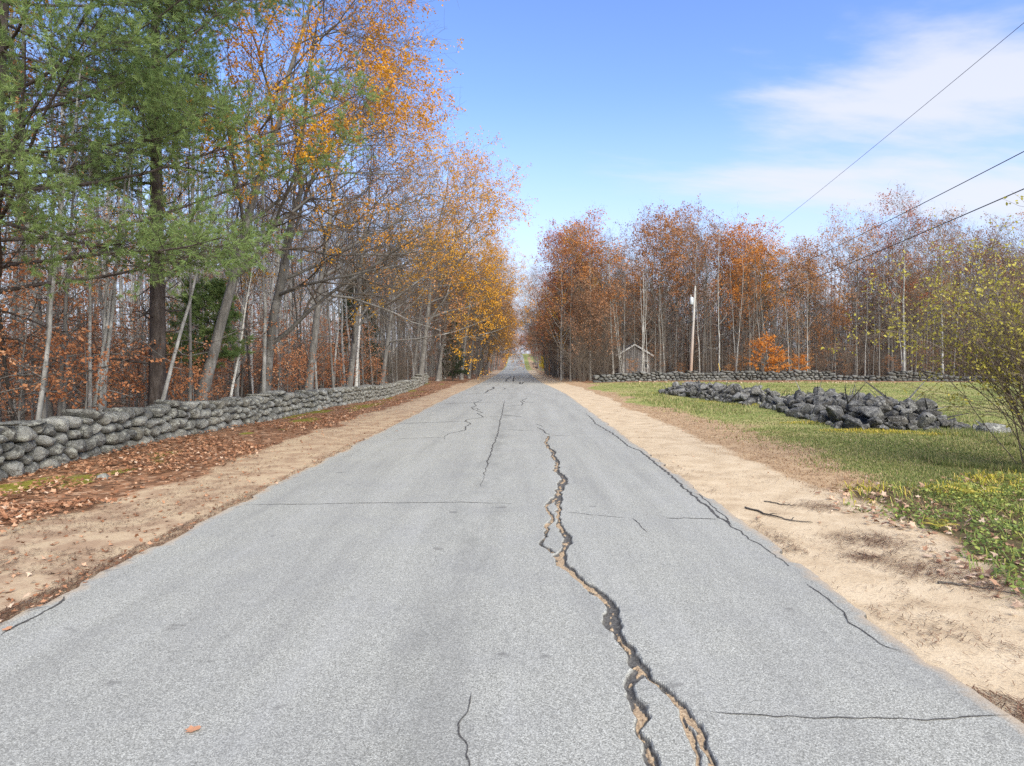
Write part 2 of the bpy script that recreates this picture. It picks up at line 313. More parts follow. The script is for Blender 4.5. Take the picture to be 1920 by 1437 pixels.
jx = px + .045 * (fbm(px * 13, py * 9, 2) - .5) + .05 * (fbm(px * 5 + 7, py * 4, 2) - .5); jy = py + .04 * (fbm(px * 12 + 90, py * 8, 2) - .5)
dd = np.zeros(px.shape); ff = np.zeros(px.shape)
for q, poly in enumerate(MAIN):
    d, w, side = dist_poly(jx, jy, poly)
    hw = w * .5 * (.47 + .85 * fbm(px * 7 + q, py * 6, 2))
    e = smooth(hw + .014, hw - .012, d)
    dd = np.maximum(dd, e); ff = np.maximum(ff, e * smooth(.42, .10, d / (hw + 1e-6) + .35 * np.sign(side) * (d / (hw + 1e-6)) + .9 * (fbm(px * 7 + 3, py * 5, 3) - .5) + 1.6 * (fbm(px * 2.2 + 5, py * 1.4 + 9, 3) - .5) + 1.2 * (fbm(px * 22, py * 18, 2) - .5)))
deep[near] = dd; fill[near] = ff
Z = rz(Y) + .025 * (1 - ((U) / 3.39) ** 2) * 1.0
Z = Z - deep * (.030 - .012 * fill) - .012 * np.abs(k - .5) ** 8 * 256 * .3
mb = MB(); mb.add(np.stack([X, Y, Z], -1), grid_faces(len(ry), len(xs_rel)))
for col_ in (0, -1):                                            # the broken edge of the asphalt
    a = np.stack([X[:, col_], Y[:, col_], Z[:, col_]], -1); b = a - np.array([0, 0, .09]); b[:, 0] += -.02 if col_ == 0 else .02
    mb.add(np.concatenate([a, b]), grid_faces(2, len(ry)))
pad = 2 * 2 * len(ry)
t = NT('old_asphalt'); P = t.pos()
agg = t.n('ShaderNodeTexVoronoi', {'Vector': P, 'Scale': 165.0}); agc = t.n('ShaderNodeSeparateColor', {0: agg.outputs['Color']}).outputs[0]
fine = t.noise(240, 3, .75, P); mid = t.noise(1.1, 5, .6, P); big = t.noise(.22, 4, .6, t.mapping(P, (1.6, .35, 1)))
v = t.math('ADD', t.math('MULTIPLY', agc, .55), t.math('MULTIPLY', fine, .45))
c = t.ramp(v, [(.16, (.10, .098, .085)), (.40, (.232, .228, .203)), (.62, (.33, .325, .29)), (.86, (.56, .553, .50))])
c = t.mix(t.rng(mid, .42, .75, 0, .30), c, (.20, .20, .205))
c = t.mix(t.rng(big, .5, .75, 0, .22), c, (.21, .205, .20))
px_ = t.n('ShaderNodeSeparateXYZ', {0: P}).outputs[0]
st1 = t.noise(.9, 5, .65, t.mapping(P, (2.2, .16, 1)))                      # long traffic and drip streaks
c = t.mix(t.rng(st1, .50, .72, 0, .42), c, (.17, .165, .155)); c = t.mix(t.rng(st1, .48, .30, 0, .22), c, (.40, .395, .38))
mid_ = t.math('MULTIPLY', t.rng(t.math('ABSOLUTE', t.math('ADD', px_, .55)), .55, .0), t.rng(t.noise(1.6, 5, .7, t.mapping(P, (1.4, .5, 1))), .42, .68))
c = t.mix(t.math('MULTIPLY', mid_, .45), c, (.12, .118, .108))                # dark worn strip along the middle
c = t.mix(t.math('MULTIPLY', t.rng(t.math('ADD', t.attr('rim'), t.math('MULTIPLY', t.math('SUBTRACT', t.noise(3.5, 5, .7, P), .5), .12)), .965, 1.01), .75), c, (.40, .30, .20))   # sand drifted over the rim
spot = t.noise(2.6, 2, .5, t.mapping(P, (1, 1.4, 1)))
c = t.mix(t.rng(spot, .70, .75, 0, .6), c, (.12, .115, .108))
cr = t.ramp(t.noise(45, 4, .7, P), [(.36, (.04, .037, .034)), (.58, (.115, .108, .098))])
sn = t.ramp(t.noise(60, 3, .7, P), [(.32, (.13, .09, .06)), (.5, (.33, .235, .145)), (.68, (.47, .36, .235))])
c = t.mix(t.rng(t.attr('deep'), .15, .6), c, cr)
c = t.mix(t.rng(t.attr('fill'), .25, .6), c, sn)
asphalt = t.done(t.bsdf(c, .88, t.bump(v, .35, .006), .25))
deep_a = np.concatenate([deep.ravel(), np.full(pad, .9)]); fill_a = np.concatenate([fill.ravel(), np.zeros(pad)])
road = link('road', mb.mesh('road', asphalt, False, {'deep': deep_a, 'fill': fill_a, 'rim': np.concatenate([np.abs(U).ravel() / 3.39, np.ones(pad)])})); tag(road, kind='structure')

t = NT('crack_dark'); P = t.pos()
crack_mat = t.done(t.bsdf(t.ramp(t.noise(40, 3, .7, P), [(.35, (.035, .033, .032)), (.65, (.11, .105, .10))]), .95, None, .1))
for w, pts in [(w_ * .72, p_) for w_, p_ in THIN]:                                             # hairline cracks, each its own ragged seam
    pts = np.array(pts); L = np.r_[0, np.cumsum(np.linalg.norm(np.diff(pts, axis=0), axis=1))]
    n = int(min(260, max(8, L[-1] / (.02 + .0022 * pts[:, 1].mean()))))
    s = np.linspace(0, L[-1], n); q = np.stack([np.interp(s, L, pts[:, 0]), np.interp(s, L, pts[:, 1])], 1)
    sd_ = RNG.random() * 90; amp = .9 * w + .012
    q[:, 0] += amp * (fbm(s * 9 + sd_, s * 0, 3) - .5) * 2; q[:, 1] += amp * (fbm(s * 8 + sd_ + 40, s * 0 + 3, 3) - .5) * 2
    tg = unit(np.gradient(q, axis=0)); nr = np.stack([-tg[:, 1], tg[:, 0]], 1)
    hw = .5 * w * (.45 + 1.1 * fbm(s * 14 + sd_, s * 0 + 5, 2)) * np.clip(np.minimum(s, L[-1] - s) / (.12 * L[-1] + 1e-6), .25, 1)
    a, b = q + nr * hw[:, None], q - nr * hw[:, None]
    def onroad(p): return np.column_stack([p, rz(p[:, 1]) + .025 * (1 - ((p[:, 0] - rc(p[:, 1])) / 3.39) ** 2) - .012 * np.abs((p[:, 0] - rc(p[:, 1])) / 6.78) ** 8 * 256 * .3 + .0035])
    m = MB(); m.add(np.concatenate([onroad(a), onroad(b)]), grid_faces(2, n))
    link('crack', m.mesh('crack', crack_mat), road)

# ------------------------------------------------------------------ dry stone walls: every stone its own piece
def stone_mat(name, dark, mid, light, lichen, lo=.50):
    t = NT(name); o = t.coord(); P = t.pos()
    n1 = t.noise(3.2, 5, .65, P); n2 = t.noise(16, 5, .7, P); n3 = t.noise(60, 3, .7, P)
    c = t.ramp(t.math('ADD', t.math('MULTIPLY', n1, .5), t.math('MULTIPLY', n2, .5)), [(.33, dark), (.5, mid), (.68, light)])
    rn = t.rand(); c = t.mix(t.rng(rn, .45, 1, 0, .62), c, tuple(v * .5 for v in mid)); c = t.mix(t.rng(rn, .45, 0, 0, .55), c, tuple(v * 1.05 for v in light)); c = t.mix(t.rng(t.math('FRACT', t.math('MULTIPLY', rn, 7.31)), .6, 1, 0, .4), c, (mid[0] * 1.15, mid[1] * 1.02, mid[2] * .8))
    c = t.mix(t.rng(t.noise(9, 4, .7, P), lo + .06, lo + .13, 0, .65), c, lichen)
    c = t.mix(t.rng(n3, .58, .68, 0, .6), c, tuple(v * .5 for v in dark)); c = t.mix(t.rng(t.noise(5.5, 3, .6, P), .56, .66, 0, .55), c, tuple(v * .8 for v in dark))
    return t.done(t.bsdf(c, .92, t.bump(t.math('ADD', n2, t.math('MULTIPLY', n3, .4)), 1.0, .09), .12))
wall_stone = stone_mat('wall_granite', (.075, .074, .068), (.22, .217, .20), (.40, .394, .364), (.48, .48, .425), .46)
far_stone = stone_mat('far_wall_granite', (.055, .055, .05), (.13, .13, .12), (.24, .236, .22), (.30, .30, .27))
pile_stone = stone_mat('pile_granite', (.046, .045, .043), (.125, .122, .116), (.265, .26, .245), (.38, .372, .34), .47)

core_mat = stone_mat('gap_shade', (.02, .02, .019), (.045, .044, .04), (.08, .078, .07), (.09, .09, .08), .6)  # near-black tones paint the shade seen in the wall's gaps
def clip_poly(poly, p, nrm):
    out = []; dist = (poly - p) @ nrm
    for i in range(len(poly)):
        j = (i + 1) % len(poly); a, b = dist[i], dist[j]
        if a <= 0: out.append(poly[i])
        if (a < 0) != (b < 0) and abs(a - b) > 1e-12: out.append(poly[i] + (poly[j] - poly[i]) * a / (a - b))
    return np.array(out) if len(out) >= 3 else np.zeros((0, 2))
def wall_cells(L, top, cw, ch, rng, jit=.36):
    """stones on the wall's face: staggered uneven courses, cut against each other"""
    pts = []; z = 0; r = 0
    hmax = top(np.linspace(0, L, 400)).max() + ch
    while z < hmax:
        x = -cw * rng.random()
        while x < L + cw:
            w = cw * rng.uniform(.62, 1.5); pts.append((x + w / 2, z + ch * .5 + ch * jit * rng.normal() * .7)); x += w
        z += ch * rng.uniform(.85, 1.15); r += 1
    pts = np.array(pts); pts = pts[pts[:, 1] < top(np.clip(pts[:, 0], 0, L)) - ch * rng.uniform(-.25, .55, len(pts))]
    S = np.array([1.0, cw / ch * .82]); W = pts * S; cells = []
    wt_ = rng.uniform(-.22, .22, len(pts)) * cw * .35
    for i, p in enumerate(W):
        b = cw * 1.25
        poly = np.array([[p[0] - b, p[1] - b], [p[0] + b, p[1] - b], [p[0] + b, p[1] + b], [p[0] - b, p[1] + b]])
        d = W - p; dist = np.hypot(d[:, 0], d[:, 1]); nb = np.argsort(dist)[1:22]
        for j in nb:
            if dist[j] > 3.2 * cw or len(poly) < 3: break
            nn = d[j] / dist[j]; poly = clip_poly(poly, p + nn * (dist[j] * .5 + wt_[i] - wt_[j]), nn)
        if len(poly) < 3: continue
        poly = poly / S
        poly = clip_poly(poly, np.array([0, -.06]), np.array([0, -1.]))
        if len(poly) < 3: continue
        tp = top(np.clip(pts[i, 0], 0, L)) + .07 * (vnoise(pts[i, 0] * 2.1, 3.) - .5) * 2; zt = tp + .03 * rng.normal() if pts[i, 1] < tp - 1.7 * ch else min(tp + .03 * rng.normal(), pts[i, 1] + ch * rng.uniform(.55, .8))
        poly = clip_poly(poly, np.array([pts[i, 0], zt]), unit(np.array([rng.normal() * .12, 1.])))
        if len(poly) < 3: continue
        cells.append(poly)
    return cells
def pillow(poly, depth, rng, m=14, rings=(-1, -.86, -.45, 0., .42, .74, .92, 1.)):
    """a boulder filling one cell: rounded outline, bulging face"""
    q = poly
    for _ in range(2): q = np.stack([q * .84 + np.roll(q, -1, 0) * .16, q * .16 + np.roll(q, -1, 0) * .84], 1).reshape(-1, 2)
    d = np.r_[0, np.cumsum(np.linalg.norm(np.diff(np.vstack([q, q[:1]]), axis=0), axis=1))]
    qq = np.vstack([q, q[:1]]); s = np.linspace(0, d[-1], m, endpoint=False)
    o = np.stack([np.interp(s, d, qq[:, 0]), np.interp(s, d, qq[:, 1])], 1)
    c = o.mean(0); o = c + (o - c) * rng.uniform(.90, .975)
    V = []
    ph = rng.random(6) * 6.28; tilt = rng.normal(size=2) * .22; ex = rng.uniform(3.5, 8.0)
    for tt in rings:
        sc = (1 - min(abs(tt), .999) ** ex) ** (1 / 2.8)
        sc = max(sc, .30)
        an = np.arange(m) / m * 2 * pi
        wob = 1 + .05 * np.sin(2 * an + ph[0] + tt * 2) + .045 * rng.normal(size=m) + .035 * np.sin(3 * an + ph[1] + 3 * tt) + .025 * np.sin(5 * an + ph[2] - 4 * tt)
        xy = c + (o - c) * sc * wob[:, None]
        dep = depth * tt + ((xy - c) @ tilt) * (1 if tt > 0 else 0) + .012 * np.sin(an * 3 + ph[3])
        V.append(np.column_stack([xy, dep if np.ndim(dep) else np.full(m, dep)]))
    V = np.array(V); n = len(rings)
    tip0 = V[0].mean(0) - [0, 0, .012]; tip1 = V[-1].mean(0) + [0, 0, .022]
    i = np.arange(n * m).reshape(n, m); j = np.roll(i, -1, 1)
    F4 = np.stack([i[:-1], j[:-1], j[1:], i[1:]], -1).reshape(-1, 4)
    A, B = n * m, n * m + 1
    F3 = np.concatenate([np.stack([j[0], i[0], np.full(m, A)], -1), np.stack([i[-1], j[-1], np.full(m, B)], -1)])
    return np.vstack([V.reshape(-1, 3), tip0, tip1]), F4, F3
def build_wall(name, label, p0, p1, base, top, cw, ch, depth, mat, seed, group=None, maxpieces=300, viewkey=None, m=14):
    rng = np.random.default_rng(seed)
    p0, p1 = np.array(p0, float), np.array(p1, float); L = np.linalg.norm(p1 - p0); dv = (p1 - p0) / L
    out = np.array([dv[1], -dv[0]])                                   # the face's outward side
    cells = wall_cells(L, top, cw, ch, rng)
    root = thing(name, label, 'stone wall', (p0[0], p0[1], float(base(0.0))), group=group); root['kind'] = 'thing'
    wob = lambda s: .10 * (fbm(s * .25 + seed, s * 0, 2) - .5)
    items = []
    for poly in cells:
        c = poly.mean(0); dp = depth * rng.uniform(.85, 1.12)
        V, F4, F3 = pillow(poly - c, dp, rng, m)
        off = rng.normal() * .03 + wob(c[0])
        s = c[0] + V[:, 0]; z = c[1] + V[:, 1] + base(np.clip(c[0], 0, L))
        W = np.column_stack([p0[0] + dv[0] * s + out[0] * (V[:, 2] + off), p0[1] + dv[1] * s + out[1] * (V[:, 2] + off), z])
        items.append((np.hypot(*(W[:, :2].mean(0))), W, F4, F3))
    items.sort(key=lambda a: a[0])
    o3 = np.array(root.location)
    for _, W, F4, F3 in items[:maxpieces]:
        cc = W.mean(0); m_ = MB(); m_.add(W - cc, F4); m_.F.append(F3); m_.M.append(np.zeros(len(F3), int))
        link('stone', m_.mesh('stone', mat), root, tuple(cc - o3))
    if len(items) > maxpieces:
        m_ = MB()
        for _, W, F4, F3 in items[maxpieces:]:
            n0 = m_.n; m_.add(W - o3, F4); m_.F.append(F3 + n0); m_.M.append(np.zeros(len(F3), int))
        tag(link('stone', m_.mesh('stones', mat), root), kind='stuff')
    # added core that blocks light; its dark colour stands for shade between stones
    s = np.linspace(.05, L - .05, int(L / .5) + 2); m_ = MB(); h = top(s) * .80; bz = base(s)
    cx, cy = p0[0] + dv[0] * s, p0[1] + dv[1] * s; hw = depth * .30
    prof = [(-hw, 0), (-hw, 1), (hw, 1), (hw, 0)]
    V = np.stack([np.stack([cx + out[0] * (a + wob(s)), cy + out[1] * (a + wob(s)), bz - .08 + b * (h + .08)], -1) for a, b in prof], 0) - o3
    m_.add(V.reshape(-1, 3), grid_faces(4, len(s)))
    link('filler_core', m_.mesh('filler_core', core_mat, False), root)
    return root
WLx = -9.2
wall_base = lambda s: ground_z(np.full(np.shape(s), WLx + .25), 7.0 + np.asarray(s, float)) - .03
def wall_top(s):
    y = 7.0 + np.asarray(s, float)
    return np.interp(y, [7, 11, 17, 23, 29, 42, 54, 57.5, 60, 61], [.98, .98, .95, .97, .90, .90, .84, 1.0, 1.04, .7]) + .08 * (fbm(y * .9, y * 0 + 2, 3) - .5)
build_wall('stone_wall', 'long grey dry stone wall of rounded boulders along the leaf-strewn verge', (WLx, 7.0), (WLx, 61.0), wall_base, wall_top, .33, .20, .34, wall_stone, 3)
def fbase(s):
    x = 7.6 + np.asarray(s, float); return ground_z(x, 62 + 3.2 * np.sin((x - 7) / 33 * 3.1)) - .03
FW = [(7.6, 62.0), (20.5, 65.0), (31.0, 65.2), (36.2, 62.6), (52.0, 61.0)]
def farwall(name, label, a, b, top, seed, ch=.26):
    L = math.dist(a, b)
    bz = lambda s: ground_z(a[0] + (b[0] - a[0]) * np.asarray(s, float) / L, a[1] + (b[1] - a[1]) * np.asarray(s, float) / L - .3) - .03
    build_wall(name, label, a, b, bz, top, .47, ch, .34, far_stone, seed, m=9)
nzt = lambda s, k: .16 * (fbm(np.asarray(s, float) * .8 + k, np.asarray(s, float) * 0, 3) - .5)
farwall('stone_wall', 'low stone wall behind the lawn running from the road corner past the utility pole', FW[0], FW[1], lambda s: .92 + nzt(s, 3), 21)
farwall('stone_wall', 'low stone wall behind the lawn, in front of the glowing orange saplings', FW[1], FW[2], lambda s: 1.0 + nzt(s, 9), 22)
farwall('stone_wall', 'collapsed low stretch of stone wall at the back of the lawn', (31.35, 65.0), (35.9, 62.7), lambda s: .55 + nzt(s, 5), 23, .22)
farwall('stone_wall', 'heaped stone wall stretch at the back of the lawn beside the yellow-leaved shrub', FW[3], FW[4], lambda s: np.interp(s, [0, 1, 4, 5, 16], [.75, 1.05, 1.0, .55, .6]) + nzt(s, 7), 24)

# ------------------------------------------------------------------ heaps of dark field stones on the lawn
def rock_mesh(name, seed, mat, npt=15, bev=.10):
    """an angular field stone: hull of scattered points with worn edges"""
    import bmesh
    rng = np.random.default_rng(seed); bm = bmesh.new()
    V = unit(rng.normal(size=(npt, 3))) * rng.uniform(.82, 1.08, (npt, 1)) * rng.uniform([.95, .75, .52], [1.3, 1.05, .82])
    for v in V: bm.verts.new(v)
    r = bmesh.ops.convex_hull(bm, input=bm.verts); bmesh.ops.delete(bm, geom=[g_ for g_ in r['geom_interior'] if isinstance(g_, bmesh.types.BMVert)], context='VERTS')
    bmesh.ops.dissolve_limit(bm, angle_limit=.30, verts=bm.verts, edges=bm.edges)
    bmesh.ops.bevel(bm, geom=list(bm.edges), offset=bev, segments=2, profile=.6, affect='EDGES')
    me = bpy.data.meshes.new(name); bm.to_mesh(me); bm.free(); me.materials.append(mat)
    for p_ in me.polygons: p_.use_smooth = p_.area < .05
    return me
ROCKS = [rock_mesh('rock', 100 + i, pile_stone, 13 + i % 5, .07 + .05 * (i % 3)) for i in range(16)]
PALE = [rock_mesh('rock', 140 + i, wall_stone, 26, .16) for i in range(4)]
def heap(label, line, width, height, n, seed, smin, smax, ends=1.2):
    rng = np.random.default_rng(seed); line = np.array(line, float)
    L = np.r_[0, np.cumsum(np.linalg.norm(np.diff(line, axis=0), axis=1))]; Lt = L[-1]
    def at(s): return np.array([np.interp(s, L, line[:, 0]), np.interp(s, L, line[:, 1])])
    def frame(s): d = unit(at(min(s + .3, Lt)) - at(max(s - .3, 0))); return d, np.array([d[1], -d[0]])
    def hgt(s, v): return height * (np.clip(1 - np.abs(v) ** 2.2, 0, 1)) * smooth(-.2, ends, s) * smooth(-.2, ends, Lt - s) * (.75 + .5 * fbm(np.array(s * .7 + seed), np.array(v * 1.2), 2))
    c0 = at(Lt / 2); root = thing('stone_heap', label, 'stone heap', (c0[0], c0[1], float(ground_z(c0[0], c0[1]))))
    o3 = np.array(root.location); pts = []
    tries = 0
    while len(pts) < n and tries < n * 60:
        tries += 1
        s = rng.uniform(-.1, Lt + .1); v = rng.uniform(-1.05, 1.05); r = smin + (smax - smin) * rng.random() ** 1.6 * 1.25
        d, nn = frame(np.clip(s, 0, Lt)); p = at(np.clip(s, 0, Lt)) + nn * v * width / 2
        if all((p[0] - a[0]) ** 2 + (p[1] - a[1]) ** 2 > (.60 * (r + a[2])) ** 2 for a in pts): pts.append((p[0], p[1], r, s, v))
    for x, y, r, s, v in pts:
        z = float(ground_z(x, y)) + float(hgt(s, v)) + r * .12
        me = PALE[rng.integers(4)] if abs(v) > .9 and rng.random() < .35 else ROCKS[rng.integers(16)]
        o = link('stone', me, root, (x - o3[0], y - o3[1], z - o3[2]), (rng.normal() * .5, rng.normal() * .5, rng.random() * 6.28), r * .98)
        for q in range(2):                                             # stones underneath that close the gaps
            if rng.random() < .3 and len(pts) < 150:
                link('stone', ROCKS[rng.integers(16)], root, (x - o3[0] + rng.normal() * .2, y - o3[1] + rng.normal() * .2, z - o3[2] - r * .8), (rng.random(), rng.random(), rng.random() * 6), r * .8)
    s = np.linspace(0, Lt, 30); v = np.linspace(-1, 1, 12); V = []
    for si in s:
        d, nn = frame(si)
        for vi in v:
            p = at(si) + nn * vi * width / 2; V.append((p[0] - o3[0], p[1] - o3[1], float(ground_z(p[0], p[1])) + max(-.05, float(hgt(si, vi)) - .16) - o3[2]))
    m_ = MB(); m_.add(V, grid_faces(30, 12)); link('filler_core', m_.mesh('filler_core', pile_stone), root)
    return root
heap('big dark heap of angular field stones on the lawn, the closer of the two', [(11.3, 18.4), (11.5, 21), (11.9, 24), (12.3, 27.5)], 3.6, .58, 270, 41, .16, .44)
heap('long low heap of dark field stones farther out on the lawn', [(11.6, 29.2), (11.0, 32), (10.2, 36), (9.7, 39.5)], 2.8, .55, 230, 42, .14, .34)
for i, (x, y, r) in enumerate([(12.9, 17.5, .42), (-7.25, 11.1, .13)]):
    o = link('boulder', PALE[i], None, (x, y, float(ground_z(x, y)) + r * .15), (0, 0, 1.3 * i), r)
    tag(o, ['pale flat boulder lying in the grass off the heap end beside the shrub', 'single small grey stone lying on the mossy verge in front of the wall'][i], 'boulder')

# ------------------------------------------------------------------ plant materials
bark_grey = bark_mat('bark_grey', (.075, .070, .062), (.175, .163, .147), (.30, .285, .262), 5, .56)
bark_pale = bark_mat('bark_pale', (.13, .124, .112), (.28, .268, .246), (.43, .418, .39), 5, .5)
bark_dark = bark_mat('bark_dark', (.035, .030, .026), (.085, .074, .064), (.15, .135, .12), 4, .64, .25, .9)
bark_pine = bark_mat('bark_pine', (.028, .022, .019), (.080, .064, .056), (.15, .128, .115), 4, .68, .3, .9)
t = NT('bark_birch'); o = t.coord(); b1 = t.noise(5, 4, .7, t.mapping(o, (.8, .8, 5)))
bark_birch = t.done(t.bsdf(t.ramp(b1, [(.36, (.09, .08, .07)), (.44, (.48, .46, .42)), (.7, (.66, .64, .60))]), .8))
twig_mat = bark_mat('twig', (.062, .050, .040), (.128, .105, .084), (.195, .168, .138), 3, .7, 1, .1)
twig_red = bark_mat('twig_brown', (.085, .064, .049), (.17, .135, .105), (.24, .20, .16), 3, .8, 1, .1)
L_COPPER = leaf_mat('leaf_copper', [(0, (.28, .105, .05)), (.4, (.50, .20, .085)), (.75, (.64, .31, .15)), (1, (.72, .46, .28))])
L_ORANGE = leaf_mat('leaf_orange', [(0, (.38, .12, .03)), (.5, (.60, .24, .045)), (1, (.70, .37, .08))])
L_GOLD = leaf_mat('leaf_gold', [(0, (.42, .165, .03)), (.3, (.60, .27, .025)), (.7, (.70, .38, .03)), (1, (.62, .44, .06))], objvar=.2)
L_RUST = leaf_mat('leaf_rust', [(0, (.24, .10, .045)), (.45, (.42, .195, .075)), (.8, (.54, .28, .10)), (1, (.58, .36, .15))])
L_RED = leaf_mat('leaf_red', [(0, (.30, .075, .045)), (.5, (.44, .145, .065)), (.8, (.52, .22, .08)), (1, (.58, .32, .09))])
L_BROWN = leaf_mat('leaf_brown', [(0, (.14, .07, .04)), (.5, (.27, .135, .075)), (1, (.40, .24, .14))])
L_OLIVE = leaf_mat('leaf_olive', [(0, (.24, .22, .04)), (.4, (.42, .38, .06)), (.75, (.55, .48, .10)), (1, (.56, .46, .22))], .4)
L_YELLOW = leaf_mat('leaf_yellow', [(0, (.45, .34, .03)), (1, (.68, .54, .05))])
N_PINE = leaf_mat('needle_pine', [(0, (.07, .115, .045)), (.4, (.165, .245, .085)), (.75, (.28, .36, .125)), (1, (.38, .43, .15))], .45, .5, .12)
N_DARK = leaf_mat('needle_dark', [(0, (.015, .03, .012)), (.6, (.032, .06, .022)), (1, (.07, .10, .035))], .2, .5, .2)

# ------------------------------------------------------------------ growing trees
def kids(P, R, n, t0, t1, ang, L, K, rng, angv=.2, Lv=.3, wander=.12, up=0., rf=.55, rend=.3, rmin=.003, bias=(0, 0, 0), shape=None, flat=False, keep=None):
    N, K0 = R.shape
    t = (np.arange(n) + rng.random((N, n))) / n * (t1 - t0) + t0
    f = t * (K0 - 1); i = np.clip(f.astype(int), 0, K0 - 2); a = (f - i)[..., None]; r_ = np.arange(N)[:, None]
    p = P[r_, i] * (1 - a) + P[r_, i + 1] * a; tan = unit(P[r_, i + 1] - P[r_, i]); rad = R[r_, i] * (1 - a[..., 0]) + R[r_, i + 1] * a[..., 0]
    ref = np.where(np.abs(tan[..., 2:3]) > .9, np.array([1., 0, 0]), np.array([0, 0, 1.]))
    A = unit(np.cross(tan, ref)); B = np.cross(tan, A)
    if flat: az = np.where((np.arange(n) % 2)[None, :] == 0, 0., pi) + rng.normal(size=(N, n)) * .35
    else: az = rng.random((N, 1)) * 6.28 + np.arange(n)[None, :] * 2.4 + rng.normal(size=(N, n)) * .4
    th = ang + angv * rng.normal(size=(N, n))
    d = tan * np.cos(th)[..., None] + (A * np.cos(az)[..., None] + B * np.sin(az)[..., None]) * np.sin(th)[..., None]
    d = unit(d + np.array(bias)); ln = L * (shape(t) if shape else 1.0) * (1 + Lv * rng.uniform(-1, 1, (N, n)))
    p = p.reshape(-1, 3); d = d.reshape(-1, 3); ln = np.broadcast_to(ln, (N, n)).reshape(-1); r0 = np.maximum(rad.reshape(-1) * rf, rmin)
    if keep is not None:
        m = rng.random(len(p)) < keep; p, d, ln, r0 = p[m], d[m], ln[m], r0[m]
    Q = [p]
    for k in range(1, K):
        d = unit(d + wander * rng.normal(size=d.shape) + np.array([0, 0, up])); Q.append(Q[-1] + d * (ln / (K - 1))[:, None])
    return np.stack(Q, 1), np.maximum(r0[:, None] * np.linspace(1, rend, K)[None, :], rmin * .6)
def leaves(mb, P, n, size, rng, mi=1, droop=.3, t0=.25, keep=1.0, tonebase=None, jit=.05, ratio=.62):
    N, K = P.shape[:2]
    if keep < 1: P = P[rng.random(N) < keep]; N = len(P)
    if N == 0: return
    t = rng.uniform(t0, 1, (N, n)); f = t * (K - 1); i = np.clip(f.astype(int), 0, K - 2); a = (f - i)[..., None]; r_ = np.arange(N)[:, None]
    p = (P[r_, i] * (1 - a) + P[r_, i + 1] * a).reshape(-1, 3) + rng.normal(size=(N * n, 3)) * jit
    tan = unit(P[r_, i + 1] - P[r_, i]).reshape(-1, 3)
    d = unit(tan * .5 + rng.normal(size=p.shape) * .7 + np.array([0, 0, -droop])); w = unit(np.cross(d, rng.normal(size=p.shape))); nn = np.cross(d, w)
    s = size * rng.uniform(.6, 1.3, (len(p), 1))
    V = np.stack([p, p + d * s * .45 + w * s * ratio * .5 + nn * s * .14, p + d * s + nn * s * .05 * rng.normal(size=(len(p), 1)), p + d * s * .5 - w * s * ratio * .5 + nn * s * .14], 1)
    tb = np.repeat(rng.random(N), n) if tonebase is None else np.repeat(tonebase[:N], n)
    tone = np.clip(.45 * tb + .55 * rng.random(N * n), 0, 1)
    k = np.arange(len(p))[:, None] * 4
    mb.add(V.reshape(-1, 3), np.concatenate([k + [0, 1, 2], k + [0, 2, 3]]), mi, np.repeat(tone, 4))
def trunk_line(H, r0, K, rng, wander=.03, lean=(0, 0), flare=1.5, top=.12, curve=None):
    z = np.linspace(0, 1, K); off = np.cumsum(rng.normal(size=(K, 2)) * wander * H / K, 0) * np.linspace(0, 1, K)[:, None]
    P = np.column_stack([off[:, 0] + lean[0] * H * z, off[:, 1] + lean[1] * H * z, H * z])
    if curve is not None: P[:, 0] += curve[0] * H * z ** 2; P[:, 1] += curve[1] * H * z ** 2
    R = r0 * (1 - (1 - top) * z ** .9); R[0] *= flare; R[1] *= 1 + (flare - 1) * .25; P[0, 2] -= .15
    return P[None], R[None]
def up_taper(t): return 1.15 - .75 * t
